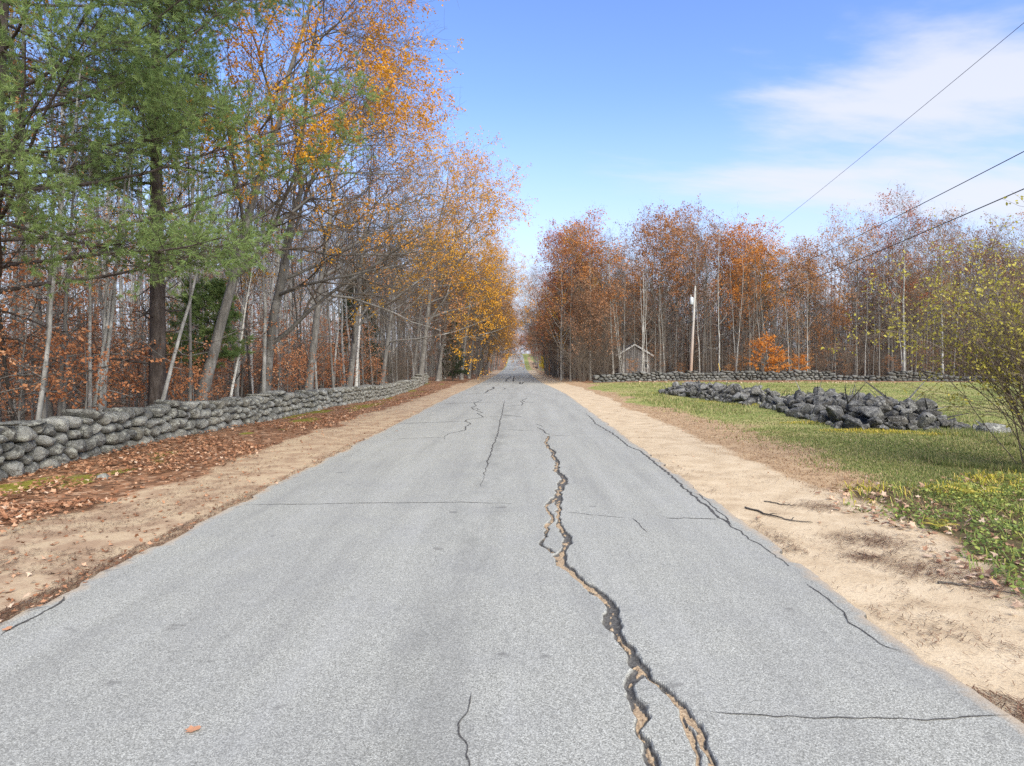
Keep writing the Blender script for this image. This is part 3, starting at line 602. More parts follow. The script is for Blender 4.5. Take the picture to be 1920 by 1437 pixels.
def hardwood(seed, H=17, r0=.14, t0=.42, spread=.24, n1=15, n2=6, n3=5, n4=3, leafn=2, leafsize=.16, leafkeep=.3, lean=(0, 0), bias=(0, 0, 0), wander=.05, bark=None, leaf=None, ang=.75, up=.06, twig=None, trunks=1, droop=.3, curve=None, lowdead=6, rmin=.004):
    rng = np.random.default_rng(seed); tm = MB(); cm = MB()
    PP = []; RR = []
    for q in range(trunks):
        ln = (lean[0] + (rng.normal() * .07 if trunks > 1 else 0), lean[1] + (rng.normal() * .07 if trunks > 1 else 0))
        P, R = trunk_line(H * (1 if q == 0 else rng.uniform(.75, .98)), r0 * (1 if q == 0 else .8), 16, rng, wander, ln, curve=curve)
        if q: P[..., :2] += rng.normal(size=2) * r0 * 1.5
        tubes(tm, P, R, 9); PP.append(P); RR.append(R)
    P = np.concatenate(PP); R = np.concatenate(RR)
    n1 = max(4, n1 // trunks)
    P1, R1 = kids(P, R, n1, t0, .985, ang, spread * H, 9, rng, .22, .35, .13, up, .52, .22, .008, bias, up_taper); tubes(tm, P1, R1, 5)
    if lowdead:
        Pd, Rd = kids(P, R, lowdead, .12, t0, 1.25, .07 * H, 5, rng, .3, .6, .2, -.02, .2, .3, .005); tubes(tm, Pd, Rd, 4)
        Pe, Re = kids(Pd, Rd, 4, .3, 1, .8, .03 * H, 4, rng, .3, .5, .2, 0, .6, .4, rmin); tubes(cm, Pe, Re, 3)
    P2, R2 = kids(P1, R1, n2, .18, .98, .72, spread * H * .45, 6, rng, .3, .45, .16, up * .8, .6, .3, .006, shape=lambda t: 1.15 - .6 * t); tubes(cm, P2, R2, 4)
    P3, R3 = kids(P2, R2, n3, .2, 1.0, .7, spread * H * .2, 4, rng, .35, .45, .2, .04, .6, .4, rmin); tubes(cm, P3, R3, 3)
    lp = P3
    if n4:
        P4, R4 = kids(P3, R3, n4, .25, 1.0, .7, spread * H * .1, 3, rng, .35, .4, .2, .02, .7, .5, rmin * .8); tubes(cm, P4, R4, 3); lp = P4
    if leafn:                                                   # leaves hang on in clusters: whole boughs keep them, others are bare
        a = np.repeat(rng.random(len(P2)), n3); a = np.repeat(a, n4) if n4 else a
        leaves(cm, lp[a < leafkeep * .9], leafn, leafsize, rng, 1, droop, .35, .92, jit=leafsize * .8, tonebase=a[a < leafkeep * .9] / leafkeep); leaves(cm, lp[a >= leafkeep * .9], 1, leafsize, rng, 1, droop, .2, leafkeep * .2, jit=leafsize * .5)
    b = bark or bark_grey
    return tm.mesh('trunk', b), cm.mesh('crown', [twig or twig_mat, leaf or L_BROWN])
def needles(mb, C, D, n, ln, wd, rng, mi=1, tone=None, open_=.8):
    N = len(C); d = unit(D[:, None] * 1.0 + rng.normal(size=(N, n, 3)) * open_ * .75); s = ln * rng.uniform(.75, 1.2, (N, n, 1))
    w = unit(np.cross(d, rng.normal(size=(N, n, 3)))) * wd * .5
    b = C[:, None] + rng.normal(size=(N, n, 3)) * .012
    V = np.stack([b - w, b + w, b + d * s], 2).reshape(-1, 3)
    tn = np.clip((rng.random(N) if tone is None else tone)[:, None] * .6 + .4 * rng.random((N, n)), 0, 1)
    mb.add(V, np.arange(N * n * 3).reshape(-1, 3), mi, np.repeat(tn.ravel(), 3))
def pine(seed, H=19, r0=.22, z0=3.0, blen=5.5, whorl=.55, per=5, n2=13, n3=5, tuft=16, nl=.115, nw=.007, lean=(0, 0), bark=None, mat=None, droop=-.015, dead=10, bias=(0, 0, 0), top_len=.25, f0=.22, l2=.26):
    rng = np.random.default_rng(seed); tm = MB(); cm = MB()
    P, R = trunk_line(H, r0, 18, rng, .02, lean, 1.35, .08); tubes(tm, P, R, 11)
    n1 = int((H * .97 - z0) / whorl) * per
    P1, R1 = kids(P, R, n1, z0 / H, .97, 1.42, blen, 9, rng, .14, .3, .07, droop, .30, .2, .012, bias, lambda t: (1.0 - (1 - top_len) * np.clip((t - z0 / H) / (1 - z0 / H), 0, 1) ** 1.2))
    P1[:, :, 2] += (np.linspace(0, 1, 9) ** 2.2)[None] * .10 * np.linalg.norm(P1[:, -1] - P1[:, 0], axis=1)[:, None]
    tubes(tm, P1, R1, 5)
    if dead:
        Pd, Rd = kids(P, R, dead, .08, max(.1, z0 / H), 1.5, blen * .35, 6, rng, .25, .6, .15, -.04, .16, .3, .006); tubes(tm, Pd, Rd, 4)
        Pe, Re = kids(Pd, Rd, 5, .3, 1, .8, blen * .12, 4, rng, .3, .5, .2, -.03, .6, .4, .004); tubes(cm, Pe, Re, 3)
    P2, R2 = kids(P1, R1, n2, f0, 1.0, .95, blen * l2, 6, rng, .25, .35, .12, .03, .5, .3, .005, flat=True, shape=lambda t: 1.25 - .8 * t); tubes(cm, P2, R2, 3)
    P3, R3 = kids(P2, R2, n3, .35, 1.0, .7, blen * .085, 3, rng, .3, .4, .15, .12, .6, .5, .004); tubes(cm, P3, R3, 3)
    br = np.repeat(np.repeat(rng.random(len(P1)), n2), n3)
    for Q, K in ((P3, 3),):
        for f in (.45, .75, 1.0):
            i = f * (K - 1); a = int(min(i, K - 2)); c = Q[:, a] * (1 - (i - a)) + Q[:, a + 1] * (i - a)
            needles(cm, c, unit(Q[:, -1] - Q[:, 0] + np.array([0, 0, .02])), tuft, nl, nw, rng, 1, np.clip(br * .7 + .3 * rng.random(len(br)), 0, 1))
    return tm.mesh('trunk', bark or bark_pine), cm.mesh('crown', [bark_pine, mat or N_PINE])
def sapling(seed, H=3.4, leafn=5, size=.085, leaf=None, n1=16, spread=.42, bark=None, keep=.85):
    rng = np.random.default_rng(seed); tm = MB(); cm = MB()
    P, R = trunk_line(H, .012 * H + .006, 9, rng, .08, (rng.normal() * .05, rng.normal() * .05), 1.3, .2); tubes(tm, P, R, 6)
    P1, R1 = kids(P, R, n1, .22, .98, 1.2, H * spread, 6, rng, .22, .35, .12, .015, .5, .3, .004, shape=lambda t: 1.1 - .75 * t); tubes(tm, P1, R1, 4)
    P2, R2 = kids(P1, R1, 7, .2, 1.0, .8, H * spread * .4, 4, rng, .2, .4, .15, 0, .6, .4, .003, flat=True); tubes(cm, P2, R2, 3)
    leaves(cm, P2, leafn, size, rng, 1, .35, .15, keep, jit=.03); leaves(cm, P1, leafn, size, rng, 1, .35, .4, keep, jit=.04)
    return tm.mesh('stem', bark or bark_grey), cm.mesh('crown', [twig_mat, leaf or L_COPPER])
def brush(seed, H=5, stems=9, leafn=0, leaf=None, size=.09, keep=.4, arch=.0, n1=8, n2=6, rs=.02, bias=(0, 0, 0), lo=.15):
    rng = np.random.default_rng(seed); tm = MB(); cm = MB()
    az = rng.random(stems) * 6.28; tl = rng.uniform(.08, .55, stems)
    d = np.column_stack([np.cos(az) * np.sin(tl), np.sin(az) * np.sin(tl), np.cos(tl)]) + np.array(bias); d = unit(d)
    p = np.column_stack([rng.normal(size=(stems, 2)) * .05 * H, np.full(stems, -.1)]); Q = [p]; ln = H * rng.uniform(.65, 1.1, stems)
    for k in range(1, 10):
        d = unit(d + .07 * rng.normal(size=d.shape) + np.array([0, 0, -arch * k])); Q.append(Q[-1] + d * (ln / 9)[:, None])
    P = np.stack(Q, 1); R = rs * rng.uniform(.6, 1.3, (stems, 1)) * np.linspace(1, .25, 10)[None]; tubes(tm, P, R, 5)
    P1, R1 = kids(P, R, n1, lo, 1.0, .6, H * .26, 6, rng, .25, .4, .12, .01, .6, .3, .004); tubes(cm, P1, R1, 3)
    P2, R2 = kids(P1, R1, n2, .2, 1.0, .6, H * .11, 4, rng, .3, .4, .18, 0, .65, .4, .0035); tubes(cm, P2, R2, 3)
    if leafn: leaves(cm, P2, leafn, size, rng, 1, .3, .2, keep, jit=.03)
    return tm.mesh('stems', twig_mat), cm.mesh('crown', [twig_red, leaf or L_BROWN])

def plant(name, proto, x, y, label, cat, rot=0.0, scale=1.0, leaf=None, bark=None, group=None, parts=('trunk', 'crown'), tilt=(0, 0)):
    r = thing(name, label, cat, (x, y, float(ground_z(x, y)) - .02), (tilt[0], tilt[1], rot), scale, group)
    a = link(parts[0], proto[0], r); b = link(parts[1], proto[1], r)
    if leaf is not None: b.material_slots[1].link = 'OBJECT'; b.material_slots[1].material = leaf
    if bark is not None: a.material_slots[0].link = 'OBJECT'; a.material_slots[0].material = bark
    return r
prng = np.random.default_rng(77)

# --- kinds grown once, planted many times
BARE = [hardwood(200 + i, H=[16, 17.5, 14, 17, 15, 18][i], r0=[.12, .15, .09, .13, .10, .16][i], t0=[.36, .44, .30, .42, .34, .45][i], spread=[.22, .24, .21, .2, .24, .23][i], n1=17, n2=7, n3=5, n4=3,
                 leafn=2, leafsize=.16, leafkeep=[.16, .25, .08, .2, .3, .15][i], bark=bark_pale if i % 2 else bark_grey, leaf=L_BROWN, wander=.06) for i in range(6)]
EDGE = [hardwood(220 + i, H=[14, 16, 12][i], r0=[.09, .11, .08][i], t0=[.14, .2, .12][i], spread=[.32, .31, .34][i], n1=22, n2=8, n3=5, n4=3, leafn=4, leafsize=.18, leafkeep=[.25, .38, .32][i], bark=[bark_grey, bark_pale, bark_dark][i], leaf=L_RUST, wander=.07, ang=.7, up=.05, lowdead=5) for i in range(3)]
OAK = [hardwood(230 + i, H=[15.5, 15, 16, 14][i], r0=.17, t0=[.34, .34, .36, .28][i], spread=[.52, .50, .50, .52][i], n1=20, n2=9, n3=5, n4=3, leafn=9, leafsize=.18, leafkeep=[.36, .44, .28, .6][i], bark=bark_grey, leaf=L_RUST, wander=.10, up=.085, ang=.85) for i in range(4)]
ROADOAK = [hardwood(250 + i, H=[15, 14.5, 16, 13.5][i], r0=[.21, .20, .22, .18][i], t0=[.26, .22, .30, .25][i], spread=[.46, .47, .44, .47][i], n1=17, n2=8, n3=6, n4=3, leafn=10, leafsize=.115, leafkeep=[.72, .12, .14, .48][i],
                    bark=bark_grey, leaf=L_GOLD, lean=(.12, .02), bias=(.75, -.05, .05), wander=.09, ang=.85, up=.015, lowdead=3) for i in range(4)]
THIN_T = [hardwood(270 + i, H=[10, 12, 9][i], r0=[.055, .065, .045][i], t0=.35, spread=.16, n1=12, n2=5, n3=4, n4=2, leafn=1, leafsize=.1, leafkeep=.08, bark=[bark_grey, bark_pale, bark_dark][i], leaf=L_COPPER, wander=.10, lean=(.03 * i, 0), lowdead=5) for i in range(3)]
CLUMP = hardwood(280, H=15, r0=.10, t0=.4, spread=.17, n1=18, n2=6, n3=4, n4=2, leafn=1, leafsize=.14, leafkeep=.06, bark=bark_pale, trunks=4, wander=.06)
BIRCH = hardwood(285, H=14, r0=.10, t0=.5, spread=.15, n1=13, n2=6, n3=4, n4=2, leafn=1, leafsize=.1, leafkeep=.1, bark=bark_birch, leaf=L_GOLD, lean=(.05, 0), wander=.05, lowdead=3)
BEECH = [sapling(300 + i, H=[3.2, 4.2, 2.4, 5.0][i], leafn=[6, 6, 6, 5][i], n1=[16, 20, 13, 22][i]) for i in range(4)]
BRUSH = [brush(320 + i, H=[5.5, 7, 4, 2.4][i], stems=[11, 12, 12, 16][i], n1=9, n2=7, leafn=1, keep=.06, size=.1) for i in range(4)]
HEM = [pine(340, H=7.5, r0=.09, z0=.5, blen=2.0, whorl=.32, per=5, n2=9, n3=4, tuft=12, nl=.07, nw=.02, bark=bark_dark, mat=N_DARK, dead=0, droop=-.05, top_len=.08)]
PINE_FAR = pine(345, H=20, r0=.22, z0=7.5, blen=3.6, whorl=.75, per=5, n2=9, n3=4, tuft=9, nl=.16, nw=.03, bark=bark_pine, dead=16)

# --- the individuals on the wall side of the road
PINE1 = pine(401, H=20, r0=.20, z0=3.2, blen=6.4, whorl=1.15, per=6, n2=20, n3=8, tuft=22, f0=.36, l2=.22, nl=.125, nw=.011, lean=(.05, .0), dead=8, bias=(.30, -.06, .05), droop=.0)
PINE2 = pine(402, H=21, r0=.25, z0=7.0, blen=3.2, whorl=1.25, per=4, n2=12, n3=5, tuft=14, nw=.010, dead=26, bias=(.08, 0, 0))
PINE3 = pine(403, H=6.2, r0=.055, z0=2.3, blen=1.9, whorl=.32, per=5, n2=9, n3=6, tuft=16, nw=.009, dead=4, mat=N_PINE)
plant('pine_tree', PINE1, -11.1, 13.0, 'big white pine with long feathery green boughs hanging over the nearest stretch of wall', 'pine tree', 0.3)
plant('pine_tree', PINE2, -10.6, 18.7, 'tall pine with a straight thick dark trunk standing close behind the wall', 'pine tree', 1.0)
plant('pine_tree', PINE3, -10.9, 22.0, 'slim young pine with green boughs between the tall pine and the leaning birch', 'pine tree', .5, .8)
OAKA = hardwood(411, H=17, r0=.20, t0=.22, spread=.40, n1=18, n2=9, n3=6, n4=4, leafn=20, leafsize=.085, leafkeep=.42, bark=bark_grey, leaf=L_GOLD, lean=(.22, .10), bias=(.7, -.12, .02), wander=.10, ang=.85, up=.012, lowdead=3, rmin=.0045)
OAKB = hardwood(412, H=15, r0=.23, t0=.18, spread=.44, n1=16, n2=9, n3=6, n4=3, leafn=9, leafsize=.08, leafkeep=.18, bark=bark_grey, leaf=L_RUST, lean=(.14, .0), bias=(.75, -.1, .0), wander=.14, ang=.9, up=.01, lowdead=2, rmin=.0045)
plant('oak_tree', OAKA, -10.7, 20.9, 'leaning oak with golden-orange leaves whose limbs arch far out over the road', 'oak tree')
plant('oak_tree', OAKB, -10.5, 25.9, 'crooked oak with a long bare limb rising towards the road', 'oak tree')
plant('oak_tree', ROADOAK[2], -10.6, 31.5, 'roadside oak with sparse rusty leaves standing behind the middle of the wall', 'oak tree', .1, 1.0, L_RUST)
plant('oak_tree', ROADOAK[1], -10.4, 38.3, 'mostly bare roadside oak left of the straight white birch', 'oak tree', -.2, 1.05, L_GOLD)
plant('oak_tree', ROADOAK[3], -10.2, 46.5, 'spreading oak with sparse golden leaves before the end of the wall', 'oak tree', .15, 1.08, L_GOLD)
plant('oak_tree', ROADOAK[0], -9.2, 58.0, 'bright golden oak leaning over the road where the wall ends', 'oak tree', .0, 1.28, L_GOLD)
plant('oak_tree', ROADOAK[3], -9.0, 69.0, 'orange-gold oak on the verge just past the wall end', 'oak tree', -.15, 1.25, L_GOLD)
plant('birch_tree', BIRCH, -10.4, 40.2, 'straight white-barked birch rising behind the wall', 'birch tree', .2, 1.05)
plant('birch_tree', BIRCH, -10.4, 22.6, 'thin leaning white birch right behind the wall', 'birch tree', .1, .55, tilt=(0, .12))
plant('birch_tree', BIRCH, -11.6, 27.6, 'slender pale birch deeper among the copper beeches', 'birch tree', 2.1, .7)
plant('grey_tree', CLUMP, -10.5, 15.9, 'cluster of grey trunks from one base behind the rounded wall top', 'tree', .4, .66)
plant('grey_tree', THIN_T[1], -10.3, 18.0, 'pale lichen-spotted trunk bending away from the tall pine', 'tree', 1.2, .95, tilt=(0, .22))
plant('dead_trunk', THIN_T[2], -10.5, 23.9, 'thin dark crooked stem beside the slim young pine', 'tree', .3, .9)
plant('hemlock_tree', HEM[0], -7.9, 74.0, 'dark green hemlock at the road edge past the end of the wall', 'hemlock tree', 0, .92, parts=('trunk', 'crown'))
plant('hemlock_tree', HEM[0], -13.0, 50, 'dark hemlock in the shade of the woods behind the wall end', 'hemlock tree', 1.4, 1.2)

def scatter(n, xr, yr, dmin, rng, ok, taken):
    out = []; k = 0
    while len(out) < n and k < n * 60:
        k += 1; x = rng.uniform(*xr); y = rng.uniform(*yr)
        if not ok(x, y): continue
        if all((x - a) ** 2 + (y - b) ** 2 > dmin ** 2 for a, b in taken): out.append((x, y)); taken.append((x, y))
    return out
BK = ['grey-barked', 'pale-barked', 'dark-barked']
def sec_l(y): return 'behind the nearest roadside wall stretch' if y < 17 else 'behind the wall before the white birch' if y < 40 else 'behind the last roadside wall stretch' if y < 62 else 'past the roadside wall end'
def sec_r(x, y):
    q = x / y * 68
    return 'left of the shed' if q < 11 else 'around the shed' if q < 16.6 else 'just past the utility pole' if q < 23 else 'near the glowing orange saplings' if q < 31 else 'behind the collapsed lawn wall' if q < 38 else 'behind the yellow-leaved shrub'
LN = {id(L_RUST): 'rusty', id(L_BROWN): 'brown', id(L_COPPER): 'copper', id(L_GOLD): 'golden', id(L_RED): 'reddish', id(L_ORANGE): 'orange'}
def lean_word(t): return 'upright' if abs(t) < .035 else 'leaning'
taken = [(o.location.x, o.location.y) for o in bpy.data.objects if o.parent is None and o.get('category') and 'tree' in o['category']]
inview = lambda x, y, m=3: -.815 * y - m < x < .80 * y + m
LAB_L = 'slender bare grey-barked tree among many in the woods behind the long roadside wall'
# a dense front row right behind the wall
for x, y in scatter(46, (-11.6, -10.0), (9, 62), .75, prng, inview, taken):
    k = prng.integers(3); tl = prng.normal() * .05 + .03; sc = prng.uniform(.8, 1.35)
    plant('slender_tree', THIN_T[k], x, y, f"{lean_word(tl)} {'tall' if sc > 1.07 else 'short'} thin {BK[k]} tree {sec_l(y)}", 'tree', prng.random() * 6.28, sc, group='front row of thin trees behind the roadside wall', tilt=(prng.normal() * .04, tl))
for x, y in scatter(112, (-58, -11.2), (12, 108), 1.8, prng, lambda x, y: inview(x, y) and (prng.random() < 1.25 - (-x - 10) / 60), taken):
    k = prng.integers(6); lf_ = [L_BROWN, L_RUST, L_COPPER, L_GOLD][prng.integers(4)]
    plant('bare_tree', BARE[k], x, y, f"tall {BK[k % 2]} tree with sparse {LN[id(lf_)]} leaves {'deep' if x < -20 else 'close'} {sec_l(y * 10.6 / -x)}", 'tree', prng.random() * 6.28, prng.uniform(.82, 1.12), lf_, group='bare woodland trees behind the roadside wall', tilt=(prng.normal() * .025, prng.normal() * .03))
for x, y in scatter(5, (-34, -15), (18, 60), 4.5, prng, inview, taken):
    plant('pine_tree', PINE_FAR, x, y, 'tall pine with high green crown deep in the woods behind the roadside wall', 'pine tree', prng.random() * 6.28, prng.uniform(.8, 1.05), group='pines deep in the woods behind the wall')
bt = []
for x, y in scatter(52, (-13, -10.0), (10, 46), .75, prng, inview, bt) + scatter(50, (-24, -12), (12, 60), 1.0, prng, inview, bt):
    k = prng.integers(4); plant('beech_sapling', BEECH[k], x, y, f"{['small', 'bushy', 'low', 'tall'][k]} beech sapling with dry copper leaves {'close' if x > -12 else 'deeper'} {sec_l(y * 10.6 / -x)}", 'sapling', prng.random() * 6.28, prng.uniform(.7, 1.15), group='copper beech saplings behind the roadside wall', parts=('stem', 'crown'))
for x, y in scatter(26, (-17, -10.2), (26, 66), 1.1, prng, inview, bt):
    plant('brush', BRUSH[[2, 3, 0][prng.integers(3)]], x, y, f"leafless twiggy brush in the undergrowth {sec_l(y * 10.6 / -x)}", 'shrub', prng.random() * 6.28, prng.uniform(.6, 1.0), group='leafless brush behind the roadside wall', parts=('stems', 'crown'))
# trees lining the far road on the same side
for x, y in scatter(80, (-20, -4.5), (64, 350), 1.9, prng, lambda x, y: rc(y) - HALF - 15 < x < rc(y) - HALF - 1.8 - (2 if y < 75 else 0) and (y < 240 or x < rc(y) - HALF - 6) and prng.random() < 70 / y + .25, taken):
    k = prng.integers(8)
    if k < 4 and x > rc(y) - HALF - 9: plant('verge_tree', ROADOAK[k], x, y, f"{'nearer' if y < 110 else 'distant'} tree leaning over the far road {'just ' if y < 85 else ''}past the roadside wall", 'tree', prng.normal() * .3, prng.uniform(.8, 1.05), [L_BROWN, L_RUST, L_GOLD, L_ORANGE][prng.integers(4)], group='trees leaning over the far road past the wall')
    else: plant('bare_tree', BARE[k % 6], x, y, 'bare tree in the woods along the far road past the wall end', 'tree', prng.random() * 6.28, prng.uniform(.75, 1.0), group='bare trees along the far road past the wall')
for x, y in scatter(26, (-12, -5), (63, 200), 1.4, prng, lambda x, y: rc(y) - HALF - 7 < x < rc(y) - HALF - 2.6, bt):
    plant('brush', BRUSH[prng.integers(4)], x, y, 'leafless brush under the trees along the far road past the wall', 'shrub', prng.random() * 6.28, prng.uniform(.6, 1.0), group='leafless brush along the far road past the wall', parts=('stems', 'crown'))

# --- the woods across the lawn
HERO_R = [  # x, y, oak kind, scale, leaves, label
    (5.2, 92, 3, 0.85, L_RED, 'red-leaved maple at the corner where the far road enters the trees'),
    (7.4, 80, 3, 0.72, L_ORANGE, 'orange and yellow tree at the road corner in front of the red maple'),
    (8.6, 88, 1, 0.85, L_RED, 'reddish tree behind the bare brush at the road corner'),
    (15.6, 72, 1, 1.01, L_RUST, 'tall orange-brown oak over the grey shed roof'),
    (17.3, 78, 0, 1.04, L_RUST, 'tall rusty oak rising behind the utility pole'),
    (21.6, 76, 2, 0.95, L_BROWN, 'thinly leaved oak just beyond the utility pole'),
    (26.4, 74, 3, 1.01, L_ORANGE, 'bright orange oak standing above the glowing saplings'),
    (29.3, 78, 1, 0.90, L_GOLD, 'golden-orange oak next to the bright orange one'),
    (34.2, 76, 1, 0.89, L_RUST, 'rust-red oak above the collapsed stretch of far wall'),
    (38.6, 74, 2, 0.92, L_RUST, 'sparse rusty oak with open branches above the heaped wall end'),
    (43.5, 75, 2, 1.00, L_RED, 'tall red-brown oak between the two pale trunks and the yellow-leaved shrub'),
    (48.5, 74, 0, 0.95, L_RUST, 'broad rusty oak behind the yellow-leaved shrub'),
    (54.0, 76, 2, 0.92, L_BROWN, 'brown thin-leaved oak at the far side of the lawn woods')]
for x, y, k, s, lf_, lb in HERO_R:
    plant('oak_tree', OAK[k], x, y, lb, 'oak tree', prng.random() * 6.28, s, lf_); taken.append((x, y))
plant('birch_tree', BIRCH, 9.9, 68.5, 'pale tall trunk rising at the left end of the far stone wall', 'tree', 2.9, 1.1, bark=bark_pale); taken.append((9.9, 68.5))
plant('grey_tree', BARE[1], 39.0, 65.2, 'pale grey trunk leaning above the heaped far wall end', 'tree', 1.0, 1.0, bark=bark_pale, tilt=(0, -.06)); taken.append((39, 65.2))
plant('grey_tree', BARE[3], 43.2, 65.6, 'straight pale trunk next to the heaped far wall end', 'tree', .4, .95, bark=bark_pale); taken.append((43.2, 65.6))
plant('grey_tree', CLUMP, 13.2, 68.6, 'cluster of thin grey trunks in front of the shed', 'tree', .4, .9); taken.append((13.2, 68.6))
plant('grey_tree', CLUMP, 10.9, 69.2, 'multi-stemmed grey tree beside the shed wall', 'tree', 2.4, .85); taken.append((10.9, 69.2))
for x, y, s, lb in [(11.9, 70.6, .9, 'thin trunk crossing the left roof slope of the shed'), (12.8, 71.5, .8, 'thin trunk in front of the middle of the shed'), (14.3, 70.4, .95, 'thin trunk crossing the right roof slope of the shed'), (15.1, 71.8, .85, 'thin trunk just right of the shed')]:
    plant('slender_tree', THIN_T[int(x * 10) % 3], x, y, lb, 'tree', x, s); taken.append((x, y))
farx = lambda x: 67.0 + (0 if x > 18 else .4)
shed_clear = lambda x, y: not (11.2 < x < 18.2 and 70.5 < y < 83)
for x, y in scatter(44, (8.5, 62), (66.8, 71.5), 1.0, prng, lambda x, y: inview(x, y) and not (16.9 < x < 19.2), taken):
    k = prng.integers(3); sc = prng.uniform(.85, 1.4)
    plant('slender_tree', THIN_T[k], x, y, f"{'tall' if sc > 1.12 else 'short'} thin {BK[k]} tree at the woods edge {sec_r(x, y)}", 'tree', prng.random() * 6.28, sc, [L_RUST, L_COPPER, L_BROWN][prng.integers(3)], group='thin trees at the edge of the woods behind the lawn', tilt=(prng.normal() * .03, prng.normal() * .04))
for x, y in scatter(112, (7, 82), (69, 118), 1.9, prng, lambda x, y: inview(x, y, 6) and shed_clear(x, y) and x > 6 + (y - 69) * .02, taken):
    k = prng.integers(7)
    pr = BARE[k] if k < 3 else (EDGE[k - 3] if k < 6 else OAK[2])
    lf_ = [L_RUST, L_BROWN, L_BROWN, L_COPPER][prng.integers(4)]
    plant('bare_tree', pr, x, y, f"{'distant' if y > 88 else 'tall'} {'low-branched' if 3 <= k < 6 else 'straight'} tree with sparse {LN[id(lf_)]} leaves {sec_r(x, y)}", 'tree', prng.random() * 6.28, prng.uniform(.72, 1.0), lf_, group='tall trees in the woods behind the lawn', tilt=(prng.normal() * .02, prng.normal() * .02))
for x, y in scatter(44, (8, 60), (66.6, 80), 1.3, prng, lambda x, y: inview(x, y) and shed_clear(x, y) and not (23.5 < x < 30.5 and y < 69), bt):
    plant('brush', BRUSH[[0, 2, 1][prng.integers(3)]], x, y, f"leafless brown brush filling the woods edge {sec_r(x, y)}", 'shrub', prng.random() * 6.28, prng.uniform(.6, 1.0), group='leafless brush behind the lawn', parts=('stems', 'crown'))
for x, y in scatter(30, (10, 58), (66.6, 76), 1.3, prng, lambda x, y: inview(x, y) and shed_clear(x, y), bt):
    plant('beech_sapling', BEECH[prng.integers(4)], x, y, f"low rust-leaved sapling at the woods foot {sec_r(x, y)}", 'sapling', prng.random() * 6.28, prng.uniform(.6, 1.0), L_RUST, group='rust saplings behind the lawn', parts=('stem', 'crown'))
SAPO = sapling(333, H=4.0, leafn=12, size=.16, n1=22, spread=.46, leaf=L_ORANGE, keep=.95)
for x, y, s, lb in [(25.0, 66.3, 1.05, 'glowing orange beech sapling behind the far wall, the tallest of three'), (26.7, 66.5, .72, 'smaller glowing orange sapling touching the tallest one'), (29.0, 66.4, .6, 'low orange sapling standing apart behind the far wall')]:
    plant('beech_sapling', SAPO, x, y, lb, 'sapling', s * 3, s, L_ORANGE, parts=('stem', 'crown'))
# brush and trees at the corner by the road
for x, y, k, s, lf_, lb in [(5.2, 67.5, 0, 1.0, L_RUST, 'low-branched rusty tree closest to the road at the wooded corner'), (6.4, 65.5, 2, .78, L_BROWN, 'twiggy brown tree at the very front of the wooded corner'), (7.5, 69.5, 1, 1.0, L_ORANGE, 'low-branched orange tree inside the wooded corner'),
        (8.6, 66.6, 2, .85, L_BROWN, 'dark-barked twiggy tree beside the left end of the far wall'), (4.6, 73.5, 1, 1.0, L_RED, 'red-tinged tree on the road edge just past the wooded corner'), (6.2, 76.0, 0, 1.15, L_GOLD, 'yellow-leaved tree behind the red-tinged one at the road edge'), (9.3, 72.0, 0, .95, L_RUST, 'rusty tree between the wooded corner and the shed')]:
    plant('corner_tree', EDGE[k], x, y, lb, 'tree', x * 2, s, lf_); taken.append((x, y))
for x, y in scatter(9, (4.6, 9.6), (63.5, 74), 1.0, prng, lambda x, y: x > rc(y) + HALF + 2.4, bt):
    plant('corner_brush', BRUSH[[0, 1, 1][prng.integers(3)]], x, y, 'tall leafless brush at the wooded corner between lawn and far road', 'shrub', prng.random() * 6.28, prng.uniform(.75, 1.15), group='brush at the road corner', parts=('stems', 'crown'))
for x, y in scatter(75, (2, 26), (76, 350), 1.9, prng, lambda x, y: rc(y) + HALF + 2.2 + 1.0 * (y > 120) < x < rc(y) + HALF + 16 and shed_clear(x, y) and prng.random() < 80 / y + .25, taken):
    k = prng.integers(6)
    pr = OAK[k] if (k < 2) else EDGE[k % 3]
    plant('far_tree', pr, x, y, f"{'low-branched' if k > 1 else 'spreading'} tree on the lawn side of the far road, {'just past the corner' if y < 105 else 'halfway along' if y < 190 else 'near its end'}", 'tree', prng.random() * 6.28, prng.uniform(.7, .95) * (.85 if y > 150 else 1), [L_BROWN, L_RUST, L_BROWN, L_RED][prng.integers(4)], group='trees on the lawn side of the far road')
for x, y in scatter(26, (3, 14), (76, 240), 1.5, prng, lambda x, y: rc(y) + HALF + 2.8 + 2.5 * (y > 125) < x < rc(y) + HALF + 9, bt):
    plant('brush', BRUSH[prng.integers(4)], x, y, 'brush under the trees on the lawn side of the far road', 'shrub', prng.random() * 6.28, prng.uniform(.7, 1.0), group='brush on the lawn side of the far road', parts=('stems', 'crown'))
